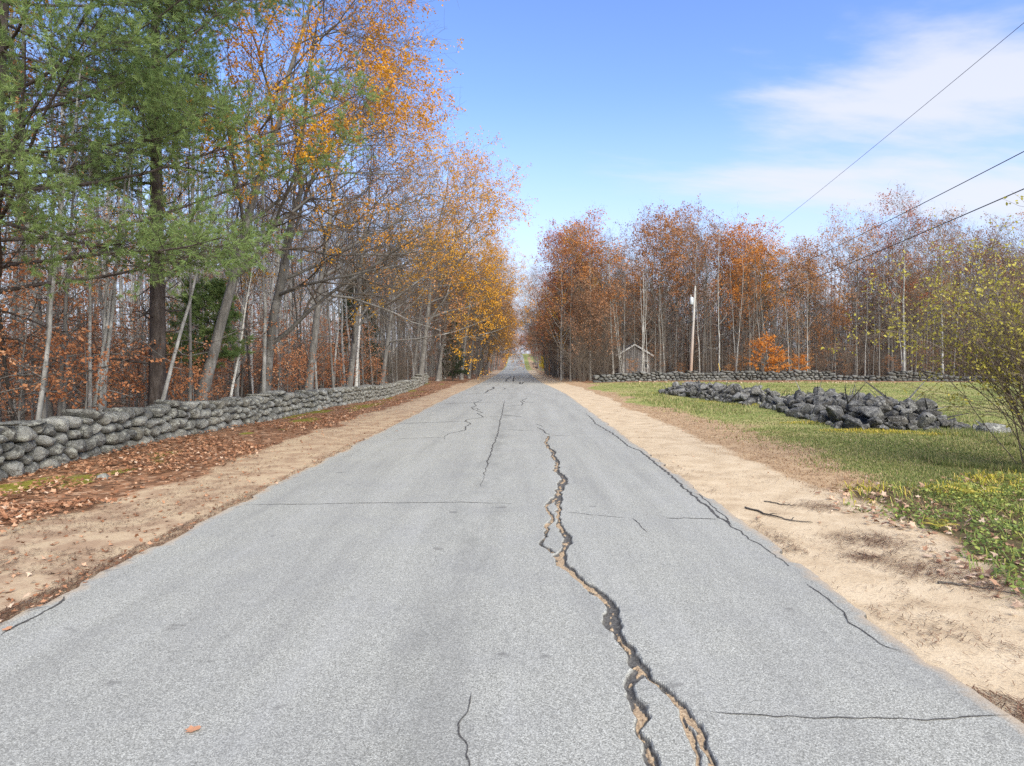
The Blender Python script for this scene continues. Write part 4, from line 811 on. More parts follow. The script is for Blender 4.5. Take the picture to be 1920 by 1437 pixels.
# boughs from both verges meet over the far road
for x, y, k, s, lf_, lb in [(-7.2, 88, 0, 1.1, L_GOLD, 'golden tree reaching over the far road from the wall side'), (-6.8, 104, 3, 1.1, L_RUST, 'rusty tree reaching over the far road beyond the golden one'), (-6.9, 126, 1, 1.15, L_BROWN, 'bare-limbed tree reaching over the far road from the wall side'), (-7.0, 150, 3, 1.15, L_ORANGE, 'small orange tree reaching over the far road from the wall side'), (-7.2, 185, 0, 1.1, L_RUST, 'farthest rusty tree reaching over the road from the wall side')]:
    plant('verge_tree', ROADOAK[k], x, y, lb, 'tree', .05 * k, s, lf_)
for x, y, k, s, lf_, lb in [(5.2, 100, 1, 1.0, L_BROWN, 'bare-limbed tree reaching over the far road from the lawn side'), (4.8, 122, 2, 1.05, L_RUST, 'rusty tree reaching over the far road from the lawn side'), (5.4, 196, 1, 1.1, L_BROWN, 'brown tree reaching over the road beyond the far bushes'), (5.6, 235, 2, 1.1, L_RUST, 'farthest rusty tree reaching over the road from the lawn side')]:
    plant('verge_tree', ROADOAK[k], x, y, lb, 'tree', pi + .05 * k, s, lf_)
# far hill above the end of the road
for x, y in scatter(60, (-60, 60), (350, 470), 3.5, prng, lambda x, y: abs(x - rc(y)) > 7 or y > 435, taken):
    plant('hill_tree', OAK[prng.integers(4)], x, y, 'distant autumn tree on the rise where the road ends', 'tree', prng.random() * 6.28, prng.uniform(.5, .8), [L_RUST, L_ORANGE, L_BROWN, L_RED][prng.integers(4)], group='distant trees at the end of the road')
plant('hemlock_tree', HEM[0], 7.6, 118, 'dark evergreen bush on the lawn side of the far road', 'evergreen', 0, .62)
YB = brush(360, H=2.6, stems=12, leafn=5, leaf=L_YELLOW, size=.2, keep=.9, n1=7, n2=5)
plant('yellow_bush', YB, 6.6, 165, 'bright yellow bush beside the far road', 'shrub', 0, 1.2, parts=('stems', 'crown'))
plant('orange_bush', YB, 6.7, 145, 'orange-leaved bush in front of the far yellow bush', 'shrub', 1, .9, L_ORANGE, parts=('stems', 'crown'))

# --- the woods farther in, too deep to tell tree from tree
def deep_woods(name, label, n_stem, n_twig, sampler, rng, hmax=9.0):
    mb = MB(); x, y = sampler(n_stem); z = ground_z(x, y); h = rng.uniform(8, 17, n_stem); ln = rng.normal(size=(n_stem, 2)) * .5
    u = np.linspace(0, 1, 4); P = np.stack([np.stack([x + ln[:, 0] * v, y + ln[:, 1] * v, z - .2 + h * v], -1) for v in u], 1)
    tubes(mb, P, rng.uniform(.04, .13, (n_stem, 1)) * np.linspace(1, .3, 4)[None], 4, 0)
    x, y = sampler(n_twig); z = ground_z(x, y) + hmax * rng.random(n_twig) ** 1.5
    a = rng.random(n_twig) * 6.28; el = rng.uniform(-.2, 1.2, n_twig); L = rng.uniform(.5, 2.0, n_twig)
    d = np.column_stack([np.cos(a) * np.cos(el), np.sin(a) * np.cos(el), np.sin(el)]) * L[:, None]; p = np.column_stack([x, y, z])
    tubes(mb, np.stack([p, p + d], 1), rng.uniform(.010, .026, (n_twig, 1)) * np.array([[1, .4]]), 3, 1)
    k = rng.random(n_twig) < .35; q = p[k] + d[k] * .6; n = len(q); s = rng.uniform(.10, .22, (n, 1)); e1 = unit(rng.normal(size=(n, 3))) * s; e2 = unit(np.cross(e1, rng.normal(size=(n, 3)))) * s * .6
    V = np.stack([q, q + e1 * .5 + e2, q + e1, q + e1 * .5 - e2], 1); kk = np.arange(n)[:, None] * 4
    mb.add(V.reshape(-1, 3), np.concatenate([kk + [0, 1, 2], kk + [0, 2, 3]]), 2, np.repeat(rng.random(n), 4))
    tag(link(name, mb.mesh(name, [bark_pale, twig_red, L_COPPER])), label, 'woods', kind='stuff')
dr = np.random.default_rng(88)
def samp_l(n):
    y = dr.uniform(14, 150, n * 3); x = -14 - 70 * dr.random(n * 3) ** 1.3; k = (x > -.83 * y - 6); return x[k][:n], y[k][:n]
def samp_r(n):
    y = 78 + 62 * dr.random(n * 3) ** 1.2; x = dr.uniform(5, 110, n * 3); k = (x < .82 * y + 6) & ~((x < 19) & (x > 11) & (y < 85)); return x[k][:n], y[k][:n]
def samp_f(n):
    y = dr.uniform(110, 420, n * 3); s = np.where(dr.random(n * 3) < .5, -1, 1); x = rc(y) + s * (HALF + 7 + 50 * dr.random(n * 3) ** 1.5); return x[:n], y[:n]
deep_woods('deep_woods', 'tangled brown depths of the woods far behind the roadside wall', 700, 30000, samp_l, dr, 4.5)
deep_woods('deep_woods', 'dense grey-brown depths of the woods behind the lawn', 1300, 60000, samp_r, dr, 8)
deep_woods('deep_woods', 'brown woods on both sides of the far end of the road', 1200, 40000, samp_f, dr, 13)

# ------------------------------------------------------------------ the shrub beside the camera
SH = brush(371, H=4.2, stems=52, leafn=5, leaf=L_OLIVE, size=.062, keep=.48, arch=.012, n1=11, n2=7, rs=.017, bias=(-.17, -.02, .0), lo=.30)
STEM = bark_mat('shrub_stem', (.12, .09, .065), (.25, .195, .145), (.36, .295, .23), 3, .8, 1, .1)
plant('shrub', SH, 10.0, 12.0, 'tall arching shrub with yellow-green leaves at the lawn edge', 'shrub', 0, 1.0, bark=STEM, parts=('stems', 'crown'))
SH2 = brush(372, H=2.9, stems=26, leafn=1, leaf=L_OLIVE, size=.06, keep=.12, arch=.02, n1=9, n2=6, rs=.012, bias=(-.1, -.1, 0), lo=.2)
plant('shrub', SH2, 9.5, 10.9, 'low tangle of bare shrub stems in front of the tall arching shrub', 'shrub', 1, 1.0, parts=('stems', 'crown'))

# ------------------------------------------------------------------ grass, weeds, fallen leaves, twigs
def blades(mb, x, y, h, w, rng, mi=0, bend=.5, seg=1):
    n = len(x); z = ground_z(x, y); az = rng.random(n) * 6.28; d = np.column_stack([np.cos(az), np.sin(az), np.zeros(n)]); s = np.column_stack([-d[:, 1], d[:, 0], np.zeros(n)])
    b = np.column_stack([x, y, z]); up = np.array([0, 0, 1.]); bn = bend * rng.random((n, 1)); h = h[:, None]; w = np.broadcast_to(w, (n,))[:, None]
    if seg == 1:
        V = np.stack([b - s * w * .5, b + s * w * .5, b + up * h * (1 - .3 * bn) + d * h * bn], 1); F = np.arange(n * 3).reshape(-1, 3); k = 3
        mb.add(V.reshape(-1, 3), F, mi, np.repeat(rng.random(n), k))
    else:
        m_ = b + up * h * .62 + d * h * bn * .35; tip = b + up * h * (.95 - .75 * bn) + d * h * bn * 1.3
        V = np.stack([b - s * w * .4, b + s * w * .4, m_ + s * w * .5, m_ - s * w * .5, tip], 1); k = np.arange(n)[:, None] * 5; tn = rng.random(n)
        mb.add(V.reshape(-1, 3), k + [0, 1, 2, 3], mi, np.repeat(tn, 5)); mb.F.append((k + [3, 2, 4]) + mb.n - n * 5); mb.M.append(np.full(n, mi))
GRASS = leaf_mat('grass_blade', [(0, (.10, .14, .04)), (.45, (.19, .22, .065)), (.75, (.30, .28, .11)), (1, (.42, .33, .19))], .3, .6, 0)
YGRASS = leaf_mat('grass_yellow', [(0, (.30, .28, .03)), (.5, (.52, .44, .05)), (1, (.58, .42, .12))], .3, .6, 0)
WEED = leaf_mat('weed_leaf', [(0, (.08, .12, .035)), (.35, (.18, .24, .06)), (.7, (.31, .35, .085)), (1, (.47, .43, .11))], .3, .6, 0)
g = np.random.default_rng(5)
def rnd_in(n, x0, x1, y0, y1, pw=1.0):
    u = g.random(n); y = (y0 ** -pw + u * (y1 ** -pw - y0 ** -pw)) ** (-1 / pw); return g.uniform(x0, x1, n), y
mb = MB(); x, y = rnd_in(210000, 4.5, 34, 8.5, 60, .9); x2, y2 = rnd_in(70000, 4.5, 14, 8.5, 19, .9); x, y = np.r_[x, x2], np.r_[y, y2]
k = (x < .80 * y + 2); x, y = x[k], y[k]; s_, m_, l_, d_, w_, _ = masks(x, y); k = (g.random(len(x)) < (w_ * (1 - .75 * d_) * (1 - s_) * (1 - l_))) & (fbm(x * .5, y * .5, 3) > .22)
x, y = x[k], y[k]; tall = 1 + 1.6 * (fbm(x * .4 + 9, y * .35, 3) > .60)
blades(mb, x, y, g.uniform(.03, .065, len(x)) * tall, .008 + .0009 * y, g, bend=.9)
tag(link('lawn_grass', mb.mesh('lawn_grass', GRASS, False)), 'short green and straw-coloured lawn grass around the stone heaps', 'grass', kind='stuff')
mb = MB(); x, y = rnd_in(30000, 3.6, 10, 8, 60, .9); s_, m_, l_, d_, w_, _ = masks(x, y); k = g.random(len(x)) < d_ * (1 - s_) * .8; x, y = x[k], y[k]
blades(mb, x, y, g.uniform(.02, .06, len(x)), .006 + .0007 * y, g, bend=1.6)
DRYG = leaf_mat('dry_grass', [(0, (.13, .075, .04)), (.5, (.30, .18, .10)), (1, (.44, .32, .19))], .2, .8, 0)
tag(link('dry_grass', mb.mesh('dry_grass', DRYG, False)), 'withered brown grass between the sandy shoulder and the lawn', 'grass', kind='stuff')
mb = MB()
for cx, cy, r, n in [(9.6, 18.3, .8, 900), (9.2, 20.5, .6, 420), (10.6, 29.4, .9, 800), (10.3, 17.9, .7, 600), (8.7, 39, .6, 260), (11.4, 17.3, .6, 300), (9.0, 31, .5, 200)]:
    a = g.random(n) * 6.28; rr = r * np.sqrt(g.random(n)); blades(mb, cx + 1.6 * rr * np.cos(a), cy + rr * np.sin(a) * .7, g.uniform(.04, .16, n) * (1.2 - rr / r), .012, g, bend=2.2, seg=2)
tag(link('yellow_grass', mb.mesh('yellow_grass', YGRASS, False)), 'yellowing taller grass tufts at the foot of the stone heaps', 'grass', kind='stuff')
# the weedy patch by the shoulder
mb = MB(); x = g.uniform(3.6, 13.5, 60000); y = g.uniform(4.4, 13.6, 60000); k = (g.random(len(x)) < weed_mask(x, y)) & (x < .82 * y + .8); x, y = x[k], y[k]
cl = fbm(x * 1.6 + 60, y * 1.6, 3); k = cl > .43; xa, ya = x[k][:26000], y[k][:26000]
n = len(xa); z = ground_z(xa, ya) + g.uniform(.01, .13, n) * smooth(.43, .6, cl[k][:26000]); p = np.column_stack([xa, ya, z])
d = unit(np.column_stack([g.normal(size=(n, 2)), g.uniform(-.1, .8, n)])); w = unit(np.cross(d, np.array([0, 0, 1.]) + .4 * g.normal(size=(n, 3)))); s = g.uniform(.025, .065, (n, 1))
V = np.stack([p, p + d * s * .5 + w * s * .35, p + d * s, p + d * s * .5 - w * s * .35], 1); kk = np.arange(n)[:, None] * 4
yel = smooth(7.5, 10.5, ya + .4 * xa - 2.4) * .5
mb.add(V.reshape(-1, 3), np.concatenate([kk + [0, 1, 2], kk + [0, 2, 3]]), 0, np.repeat(np.clip(g.random(n) * .75 + yel * .5, 0, 1), 4))
xb, yb = x[g.random(len(x)) < .22], None
k = (g.random(len(x)) < .13) & (fbm(x * 1.3 + 11, y * 1.3, 3) > .47); blades(mb, x[k], y[k], g.uniform(.05, .22, k.sum()), .010, g, 0, 1.9, 2)
k = (g.random(len(x)) < .5 * smooth(8.6, 10.6, y - .25 * (x - 6))) ; k &= fbm(x * 1.7 + 2, y * 1.7, 3) > .47; blades(mb, x[k], y[k], g.uniform(.06, .22, k.sum()), .010, g, 1, 2.2, 2)
tag(link('weeds', mb.mesh('weeds', [WEED, YGRASS], False)), 'bright green and yellow weeds and long grass beside the sandy shoulder', 'weeds', kind='stuff')
def fern(label, x, y, s, rot):
    m = MB(); st = MB(); rg = np.random.default_rng(int(x * 100))
    for f in range(5):
        az = f * 1.26 + rg.normal() * .3; t = np.linspace(0, 1, 12); P = np.column_stack([np.cos(az) * t * .34, np.sin(az) * t * .34, .30 * t - .20 * t ** 2 + .02]); tubes(st, P[None], np.linspace(.003, .001, 12)[None], 4)
        for i in range(1, 12):
            for sg in (-1, 1):
                L = .11 * math.sin(pi * (.12 + .88 * (1 - t[i]))) + .012; dd = unit(np.array([-math.sin(az) * sg + .35 * math.cos(az), math.cos(az) * sg + .35 * math.sin(az), -.15])); ww = np.array([math.cos(az), math.sin(az), 0]) * .011
                m.add([P[i], P[i] + dd * L * .4 + ww, P[i] + dd * L, P[i] + dd * L * .4 - ww], [[0, 1, 2, 3]], 0, rg.random())
    r = thing('fern', label, 'fern', (x, y, float(ground_z(x, y)) + .03), (0, 0, rot), s); link('stem', st.mesh('stem', YGRASS), r); link('frond', m.mesh('fronds', YGRASS, False), r)
fern('yellow fern arching out of the weeds below the shrub', 6.55, 9.3, 1.1, .4)
fern('small greenish-yellow fern at the sandy edge of the weeds', 4.95, 7.6, .6, 2.0)

def fallen(mb, x, y, size, rng, lift=.012, mi=0):
    """lobed dry leaves, curled, lying on the ground"""
    n = len(x); m = 11; an = np.arange(m) / m * 2 * pi; rad = np.array([.15, .55, .40, .85, .55, 1.0, .55, .85, .40, .55, .3])
    px = -np.cos(an) * rad * 1.05; py = np.sin(an) * rad * .70
    az = rng.random(n) * 6.28; s = size * rng.uniform(.55, 1.2, n); cu = rng.normal(size=n) * .55; tl = rng.normal(size=(n, 2)) * .45
    lx = np.concatenate([[0], px])[None] * s[:, None]; ly = np.concatenate([[0], py])[None] * s[:, None]
    lz = cu[:, None] * (ly ** 2 / s[:, None]) * 1.3 + np.abs(rng.normal(size=(n, 1))) * .1 * lx ** 2 / s[:, None] + tl[:, :1] * lx * .6 + tl[:, 1:] * ly * .6
    lz -= lz.min(1, keepdims=True) * .8
    X = x[:, None] + lx * np.cos(az)[:, None] - ly * np.sin(az)[:, None]; Y_ = y[:, None] + lx * np.sin(az)[:, None] + ly * np.cos(az)[:, None]
    Z_ = ground_z(x, y)[:, None] + lz + (lift * rng.random((n, 1)) if np.isscalar(lift) else lift[:, None])
    k = np.arange(n)[:, None, None] * (m + 1); ii = np.arange(m); F = np.stack([np.zeros(m, int), 1 + ii, 1 + (ii + 1) % m], -1)[None] + k
    mb.add(np.stack([X, Y_, Z_], -1).reshape(-1, 3), F.reshape(-1, 3), mi, np.repeat(rng.random(n), m + 1))
FALL = leaf_mat('fallen_leaf', [(0, (.11, .055, .032)), (.35, (.24, .108, .055)), (.7, (.35, .175, .095)), (.92, (.43, .26, .16)), (1, (.53, .40, .30))], .12, .7, 0)
mb = MB(); x, y = rnd_in(34000, -9.0, -5.1, 5.2, 64, .6)
dlm = (rc(y) - HALF) - x; den = smooth(1.5, 2.4, dlm + 1.4 * (fbm(x * .55, y * .4, 4) - .5)) * (.12 + .95 * smooth(.40, .58, fbm(x * .75 + 4, y * .5 + 2, 3))) * (1 - .9 * masks(x, y)[1]) * (1 - .45 * smooth(3.4, 4.6, dlm))
k = g.random(len(x)) < den; x, y = x[k][:13000], y[k][:13000]
fallen(mb, x, y, .062, g, .05 * smooth(.42, .6, fbm(x * .75 + 4, y * .5 + 2, 3)))
x, y = rnd_in(900, -6.2, -4.1, 4.5, 50, .6); fallen(mb, x, y, .045, g)
x, y = rnd_in(420, -4.15, -3.75, 4.3, 60, .7); fallen(mb, x, y, .04, g, np.full(len(x), .06))
x = g.uniform(-16, -9.8, 5000); y = g.uniform(10, 40, 5000); fallen(mb, x, y, .075, g, .06)
tag(link('fallen_leaves', mb.mesh('fallen_leaves', FALL, False)), 'rusty oak and beech leaves piled along the verge in front of the roadside wall', 'leaves', kind='stuff')
PFALL = leaf_mat('pale_fallen_leaf', [(0, (.20, .10, .06)), (.5, (.40, .24, .15)), (1, (.60, .45, .33))], .12, .7, 0)
mb = MB(); x = g.uniform(3.7, 9.5, 2600); y = g.uniform(4.6, 11, 2600); wm = weed_mask(x + .35, y); k = (g.random(len(x)) < wm * (1 - .55 * weed_mask(x - .5, y))); fallen(mb, x[k], y[k], .07, g, .03)
x, y = rnd_in(420, 3.0, 14, 8, 40, .8); fallen(mb, x, y, .045, g); x, y = rnd_in(900, 9, 34, 56, 62, .8); fallen(mb, x, y, .12, g)
tag(link('pale_fallen_leaves', mb.mesh('pale_fallen_leaves', PFALL, False)), 'pale dry leaves scattered among the weeds and over the lawn', 'leaves', kind='stuff')
# pine straw and bits on the sand
def straw(mb, x, y, ln, wd, rng, ang=None):
    n = len(x); a = rng.random(n) * pi if ang is None else ang; l = ln * rng.uniform(.4, 1.3, n); d = np.column_stack([np.cos(a), np.sin(a)]) * l[:, None] * .5; s = np.column_stack([-np.sin(a), np.cos(a)]) * wd
    z = ground_z(x, y) + .010 + .012 * rng.random(n); p = np.column_stack([x, y]); V = [np.column_stack([q, z + dz]) for q, dz in ((p - d - s, 0), (p + d - s, .004), (p + d + s, .004), (p - d + s, 0))]
    mb.add(np.stack(V, 1).reshape(-1, 3), np.arange(n * 4).reshape(-1, 4), 0, np.repeat(rng.random(n), 4))
STRAW = leaf_mat('straw', [(0, (.05, .028, .018)), (.6, (.13, .07, .04)), (1, (.24, .13, .08))], .1, .8, 0)
mb = MB(); x, y = rnd_in(16000, -6.4, -3.95, 4.4, 40, .9); k = fbm(x * 1.6 + 20, y * 1.1, 3) > .47; straw(mb, x[k], y[k], .055, .0022 + 0 * .1, g)
x, y = rnd_in(9000, 2.8, 5.6, 3.2, 30, .9); k = (fbm(x * 1.3 + 70, y * 1.0, 3) > .55) | (g.random(len(x)) < .12); straw(mb, x[k], y[k], .06, .0022, g)
x, y = rnd_in(3000, 2.70, 3.05, 3.1, 26, .9); k = fbm(y * 1.4 + 4, x * 2, 3) > .50; x, y = x[k], y[k]; straw(mb, x, y, .08, .0022, g, np.pi / 2 + g.normal(size=len(x)) * .7)
x, y = rnd_in(2600, -4.2, -3.95, 4, 40, .9); straw(mb, x, y, .08, .0028, g, np.pi / 2 + g.normal(size=2600) * .5)
for cx, cy, r, n in [(4.0, 7.2, .35, 700), (3.95, 6.2, .35, 600), (4.15, 8.9, .3, 400), (3.55, 6.6, .2, 250), (4.3, 5.7, .3, 400)]:
    straw(mb, cx + g.normal(size=n) * r * .7, cy + g.normal(size=n) * r * .6, .085, .0022, g)
tag(link('pine_straw', mb.mesh('pine_straw', STRAW, False)), 'dark pine needles and twig bits strewn over both sandy shoulders', 'debris', kind='stuff')

def stick(label, pts, r, subs=()):
    m = MB(); pts = np.array(pts, float); n = 14; u = np.linspace(0, 1, n); q = np.column_stack([np.interp(u, np.linspace(0, 1, len(pts)), pts[:, i]) for i in (0, 1)])
    q += .012 * g.normal(size=q.shape); P = np.column_stack([q, ground_z(q[:, 0], q[:, 1]) + r * .8 + .01 * g.random(n)]); c = P[0].copy()
    tubes(m, (P - c)[None], (np.linspace(1, .35, n) * r)[None], 6)
    root = thing('fallen_branch', label, 'branch', tuple(c)); link('stem', m.mesh('stem', bark_dark), root)
    for i, dx, dy in subs:
        m2 = MB(); e = P[i] - c; f = e + np.array([dx, dy, .02]); tubes(m2, np.stack([e, (e + f) / 2 + .01, f])[None], np.array([[r * .5, r * .4, r * .2]]), 5); link('twig', m2.mesh('twig', bark_dark), root)
stick('long thin dark fallen branch lying across the sandy shoulder', [(3.12, 8.85), (3.22, 8.45), (3.42, 8.15), (3.66, 8.0)], .014, [(5, .10, -.06), (9, .07, .08)])
stick('short fallen twig on the sand just behind the long fallen branch', [(3.5, 9.25), (3.72, 9.0), (3.85, 8.95)], .009, [(6, .08, .02)])
stick('thin stick at the weedy edge of the sandy shoulder, closest to the camera', [(3.8, 5.85), (4.05, 5.75), (4.3, 5.5)], .011, [(8, .06, -.05)])
stick('small twig lying in the middle of the sandy shoulder', [(3.55, 6.75), (3.68, 6.6)], .006)
m = MB(); an = np.arange(13) / 13 * 2 * pi; rad = np.array([.2, .62, .45, .9, .6, .95, 1.0, .95, .6, .9, .45, .62, .25])
lx, ly = np.r_[0, -np.cos(an) * rad] * .062, np.r_[0, np.sin(an) * rad * .78] * .062
m.add(np.column_stack([lx, ly, .004 + 3.2 * ly ** 2 + 1.6 * np.clip(lx, 0, 1) ** 2]), np.stack([np.zeros(13, int), 1 + np.arange(13), 1 + (np.arange(13) + 1) % 13], -1), 0, .6)
TAN = leaf_mat('tan_leaf', [(0, (.42, .20, .11)), (1, (.50, .26, .15))], .12, .7, 0)
for x, y, s, r, lb in [(-1.77, 3.42, .9, .2, 'single curled tan oak leaf lying alone on the asphalt'), (-3.82, 4.75, .8, 1.5, 'small tan leaf at the broken asphalt edge under the sandy shoulder'), (-3.55, 18.2, .9, .4, 'lone orange leaf on the asphalt near the far transverse cracks')]:
    o = link('fallen_leaf', m.mesh('fallen_leaf', TAN, False), None, (x, y, float(rz(y)) + .025 * (1 - ((x - float(rc(y))) / 3.39) ** 2) + .004), (0, 0, r), s); tag(o, lb, 'leaf')

# ------------------------------------------------------------------ utility pole and wires
t = NT('pole_wood'); o = t.coord(); n1 = t.noise(8, 5, .65, t.mapping(o, (3, 3, .15))); hz_ = t.n('ShaderNodeSeparateXYZ', {0: o}).outputs[2]
POLE = t.done(t.bsdf(t.mix(t.rng(hz_, 1.0, 7.0), t.ramp(n1, [(.3, (.22, .145, .105)), (.7, (.36, .25, .19))]), t.ramp(n1, [(.3, (.30, .285, .265)), (.7, (.44, .42, .395))])), .9, t.bump(n1, .4, .02)))
t = NT('grey_metal'); METAL = t.done(t.bsdf((.42, .45, .47), .45, None, .4, .3))
t = NT('black_plastic'); BLACK = t.done(t.bsdf((.02, .02, .022), .5))
t = NT('ceramic'); CER = t.done(t.bsdf((.35, .33, .31), .3))
PX, PY = 18.0, 68.0; pz = float(ground_z(PX, PY))
pole = thing('utility_pole', 'leaning grey wooden utility pole with a transformer behind the far stone wall', 'utility pole', (PX, PY, pz))
m = MB(); P = np.array([[0, 0, -.3], [.12, 0, 2.5], [.30, 0, 6], [.50, 0, 9.75]]); tubes(m, P[None], np.array([[.17, .155, .13, .10]]), 14); m.add(np.array([[.5, 0, 9.76], [.6, 0, 9.74], [.4, 0, 9.74]]), [[0, 1, 2]]); link('post', m.mesh('post', POLE), pole)
m = MB(); tubes(m, np.array([[[.06, -.18, 7.95], [.06, -.18, 8.02], [.06, -.18, 8.62], [.06, -.18, 8.72], [.06, -.18, 8.74]]]), np.array([[.18, .22, .22, .17, .01]]), 16); tr = link('transformer', m.mesh('transformer', METAL), pole)
m = MB(); tubes(m, np.array([[[.03, -.2, 8.7], [.0, -.2, 8.86], [-.02, -.2, 9.0]]]), np.array([[.05, .06, .03]]), 8); link('bushing', m.mesh('bushing', CER), tr)
m = MB(); box(m, (.22, -.06, 8.3), (.25, .08, .10)); link('bracket', m.mesh('bracket', METAL), pole)
m = MB(); tubes(m, np.array([[[.50, 0, 9.7], [.50, 0, 9.9], [.50, 0, 9.98]]]), np.array([[.05, .07, .03]]), 8); link('insulator', m.mesh('insulator', CER), pole)
m = MB(); box(m, (-.12, -.12, 6.15), (.62, .12, .14), 0, .0); box(m, (-.32, -.12, 6.05), (.3, .16, .22)); link('cable_terminal', m.mesh('cable_terminal', BLACK), pole)
m = MB(); tubes(m, np.array([[[.52, -.1, 9.4], [.8, -.1, 8.3], [1.15, -.1, 7.0]]]), np.array([[.02, .02, .02]]), 5); link('drop_cable', m.mesh('drop_cable', BLACK), pole)
def wire(label, a, b, sag, r, mat=BLACK):
    u = np.linspace(0, 1, 40); a, b = np.array(a), np.array(b); P = a + (b - a) * u[:, None]; P[:, 2] -= 4 * sag * u * (1 - u); m = MB(); tubes(m, (P - P[0])[None], np.full((1, 40), r), 6)
    o = link('overhead_wire', m.mesh('overhead_wire', mat), None, tuple(P[0])); tag(o, label, 'wire')
E9 = (8.6, -8.0)
wire('thin top wire running from the pole tip across the open sky', (PX + .5, PY, pz + 9.95), (E9[0] + .3, E9[1], 10.6), .55, .007)
wire('upper of the two thick overhead cables below the thin top wire', (PX + .38, PY - .12, pz + 7.6), (E9[0], E9[1], 7.35), .75, .011)
wire('lower of the two thick overhead cables above the lawn', (PX + .28, PY - .12, pz + 6.2), (E9[0], E9[1], 6.55), .62, .013)
m = MB(); tubes(m, np.array([[[0, 0, 0], [-.2, 0, .9], [-.38, 0, 1.7]]]), np.array([[.04, .04, .03]]), 8)
t = NT('yellow_plastic'); o = link('guy_guard', m.mesh('guy_guard', t.done(t.bsdf((.55, .38, .05), .6))), None, (21.1, 67.2, float(ground_z(21.1, 67.2)))); tag(o, 'leaning yellow guy-wire guard behind the far wall by the pole', 'guy guard')

# ------------------------------------------------------------------ the shed among the trees
t = NT('shed_boards'); n1 = t.noise(6, 4, .6, t.mapping(t.coord(), (1, 1, .2))); BOARD = t.done(t.bsdf(t.ramp(n1, [(.3, (.14, .132, .13)), (.7, (.24, .225, .22))]), .85))
t = NT('shed_white'); WHITE = t.done(t.bsdf((.55, .545, .53), .7)); t = NT('shed_roof'); ROOFM = t.done(t.bsdf((.12, .12, .125), .9)); t = NT('dark_glass'); GLASS = t.done(t.bsdf((.03, .035, .04), .12, None, .5))
SX, SY = 13.9, 78.5; sz = float(ground_z(SX, SY)); W2, EH, RH, D2 = 1.95, 2.75, 3.95, 5.0
shed = thing('shed', 'small grey board shed with white roof trim among the trees behind the far wall', 'shed', (SX, SY, sz))
m = MB(); m.add([(-W2, 0, -.2), (W2, 0, -.2), (W2, 0, EH), (0, 0, RH), (-W2, 0, EH), (-W2, D2, -.2), (W2, D2, -.2), (W2, D2, EH), (0, D2, RH), (-W2, D2, EH)], [[0, 1, 2, 4], [5, 9, 7, 6], [1, 6, 7, 2], [5, 0, 4, 9]]); m.F.append(np.array([[4, 2, 3], [9, 8, 7]])); m.M.append(np.zeros(2, int)); wl_ = link('wall', m.mesh('wall', BOARD, False), shed)
for i in range(15):
    x = -W2 + .16 + i * (2 * W2 - .3) / 14; hgt_ = EH + (RH - EH) * (1 - abs(x) / W2) - .08; m = MB(); box(m, (x, -.018, hgt_ / 2), (.285, .03, hgt_)); link('plank', m.mesh('plank', BOARD, False), wl_)
for sg in (-1, 1):
    m = MB(); a = np.array([0, 0, RH + .06]); b = np.array([sg * (W2 + .35), 0, EH - .14]); n_ = unit(np.array([sg * (RH - EH), 0, W2])) * .07
    m.add([a + [0, -.3, 0], b + [0, -.3, 0], b + [0, D2 + .3, 0], a + [0, D2 + .3, 0], a + [0, -.3, 0] + n_, b + [0, -.3, 0] + n_, b + [0, D2 + .3, 0] + n_, a + [0, D2 + .3, 0] + n_], [[0, 1, 2, 3], [4, 7, 6, 5], [0, 4, 5, 1], [2, 6, 7, 3], [1, 5, 6, 2]]); rf = link('roof', m.mesh('roof', ROOFM, False), shed)
    m = MB(); m.add([a + [0, -.33, -.12], b + [0, -.33, -.12], b + [0, -.33, .10], a + [0, -.33, .10], a + [0, -.305, -.12], b + [0, -.305, -.12], b + [0, -.305, .10], a + [0, -.305, .10]], [[0, 1, 2, 3], [4, 7, 6, 5], [0, 4, 5, 1], [3, 2, 6, 7]]); link('trim_board', m.mesh('trim_board', WHITE, False), rf)
m = MB(); box(m, (1.35, -.05, 1.55), (.75, .04, .95)); wi = link('window', m.mesh('window', WHITE, False), shed); m = MB(); box(m, (1.35, -.075, 1.55), (.58, .02, .78)); link('pane', m.mesh('pane', GLASS, False), wi)
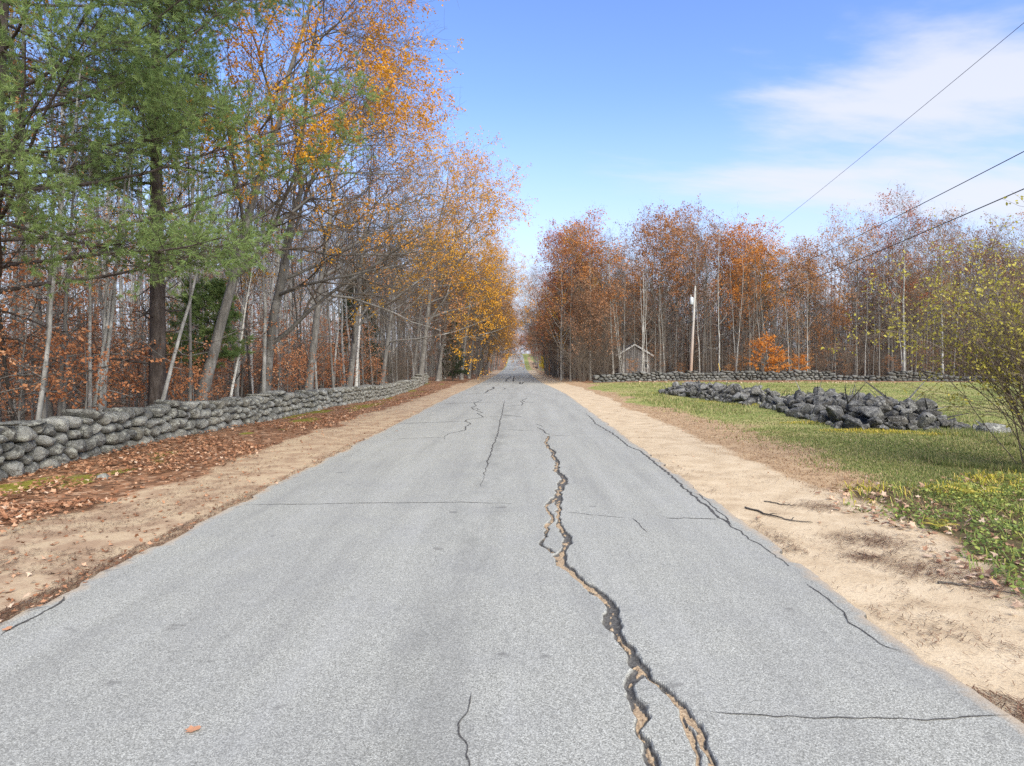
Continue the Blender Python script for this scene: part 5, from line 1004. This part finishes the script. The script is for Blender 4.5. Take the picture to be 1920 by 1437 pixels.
m = MB(); box(m, (-.9, -.05, 1.0), (.95, .04, 2.0)); link('door', m.mesh('door', BOARD, False), shed)

# ------------------------------------------------------------------ small things along the far road
def mailbox(label, x, y, hgt_, s=1.0):
    z = float(ground_z(x, y)); r = thing('mailbox', label, 'mailbox', (x, y, z), (0, 0, .1)); m = MB(); box(m, (0, 0, hgt_ / 2 - .1), (.11, .11, hgt_ + .2)); link('post', m.mesh('post', bark_dark, False), r)
    a = np.linspace(0, pi, 9); pr = np.column_stack([np.cos(a) * .14 * s, np.sin(a) * .14 * s + .12]); pr = np.vstack([pr, [-.14 * s, 0], [.14 * s, 0]]); k = len(pr)
    A = np.column_stack([np.full(k, -.32 * s), pr[:, 0], hgt_ + pr[:, 1]]); B = A + [.64 * s, 0, 0]; m = MB(); i = np.arange(k); m.add(np.vstack([A, B]), np.stack([i, (i + 1) % k, (i + 1) % k + k, i + k], -1)); m.F.append(np.array([list(range(k))])); m.M.append(np.zeros(1, int)); m.F.append(np.array([list(range(k, 2 * k))])); m.M.append(np.zeros(1, int)); bx = link('box', m.mesh('box', BLACK, False), r)
    m = MB(); box(m, (.33 * s, .1, hgt_ + .30), (.04, .02, .22)); link('flag', m.mesh('flag', WHITE, False), bx)
mailbox('black mailbox on a tall post beside the far road', 3.9, 205, 1.15, 1.3)
mailbox('dark box on a short post near the far road, below the tall mailbox', 4.1, 172, .55, 1.3)
mailbox('dark box on a short post in front of the far yellow bush', 6.2, 172, .55, 1.3)
for x, y, h_, lb in [(-10.2, 282, 7.5, 'thin pale pole beside the far road on the rise'), (-8.6, 352, 9.0, 'more distant thin pale pole at the crest of the road')]:
    r = thing('utility_pole', lb, 'utility pole', (x, y, float(ground_z(x, y)))); m = MB(); tubes(m, np.array([[[0, 0, -.3], [0, 0, h_ * .5], [0, 0, h_]]]), np.array([[.17, .15, .12]]), 8); link('post', m.mesh('post', POLE), r)
    m = MB(); box(m, (0, 0, h_ - .5), (1.6, .1, .12)); link('crossarm', m.mesh('crossarm', POLE, False), r)
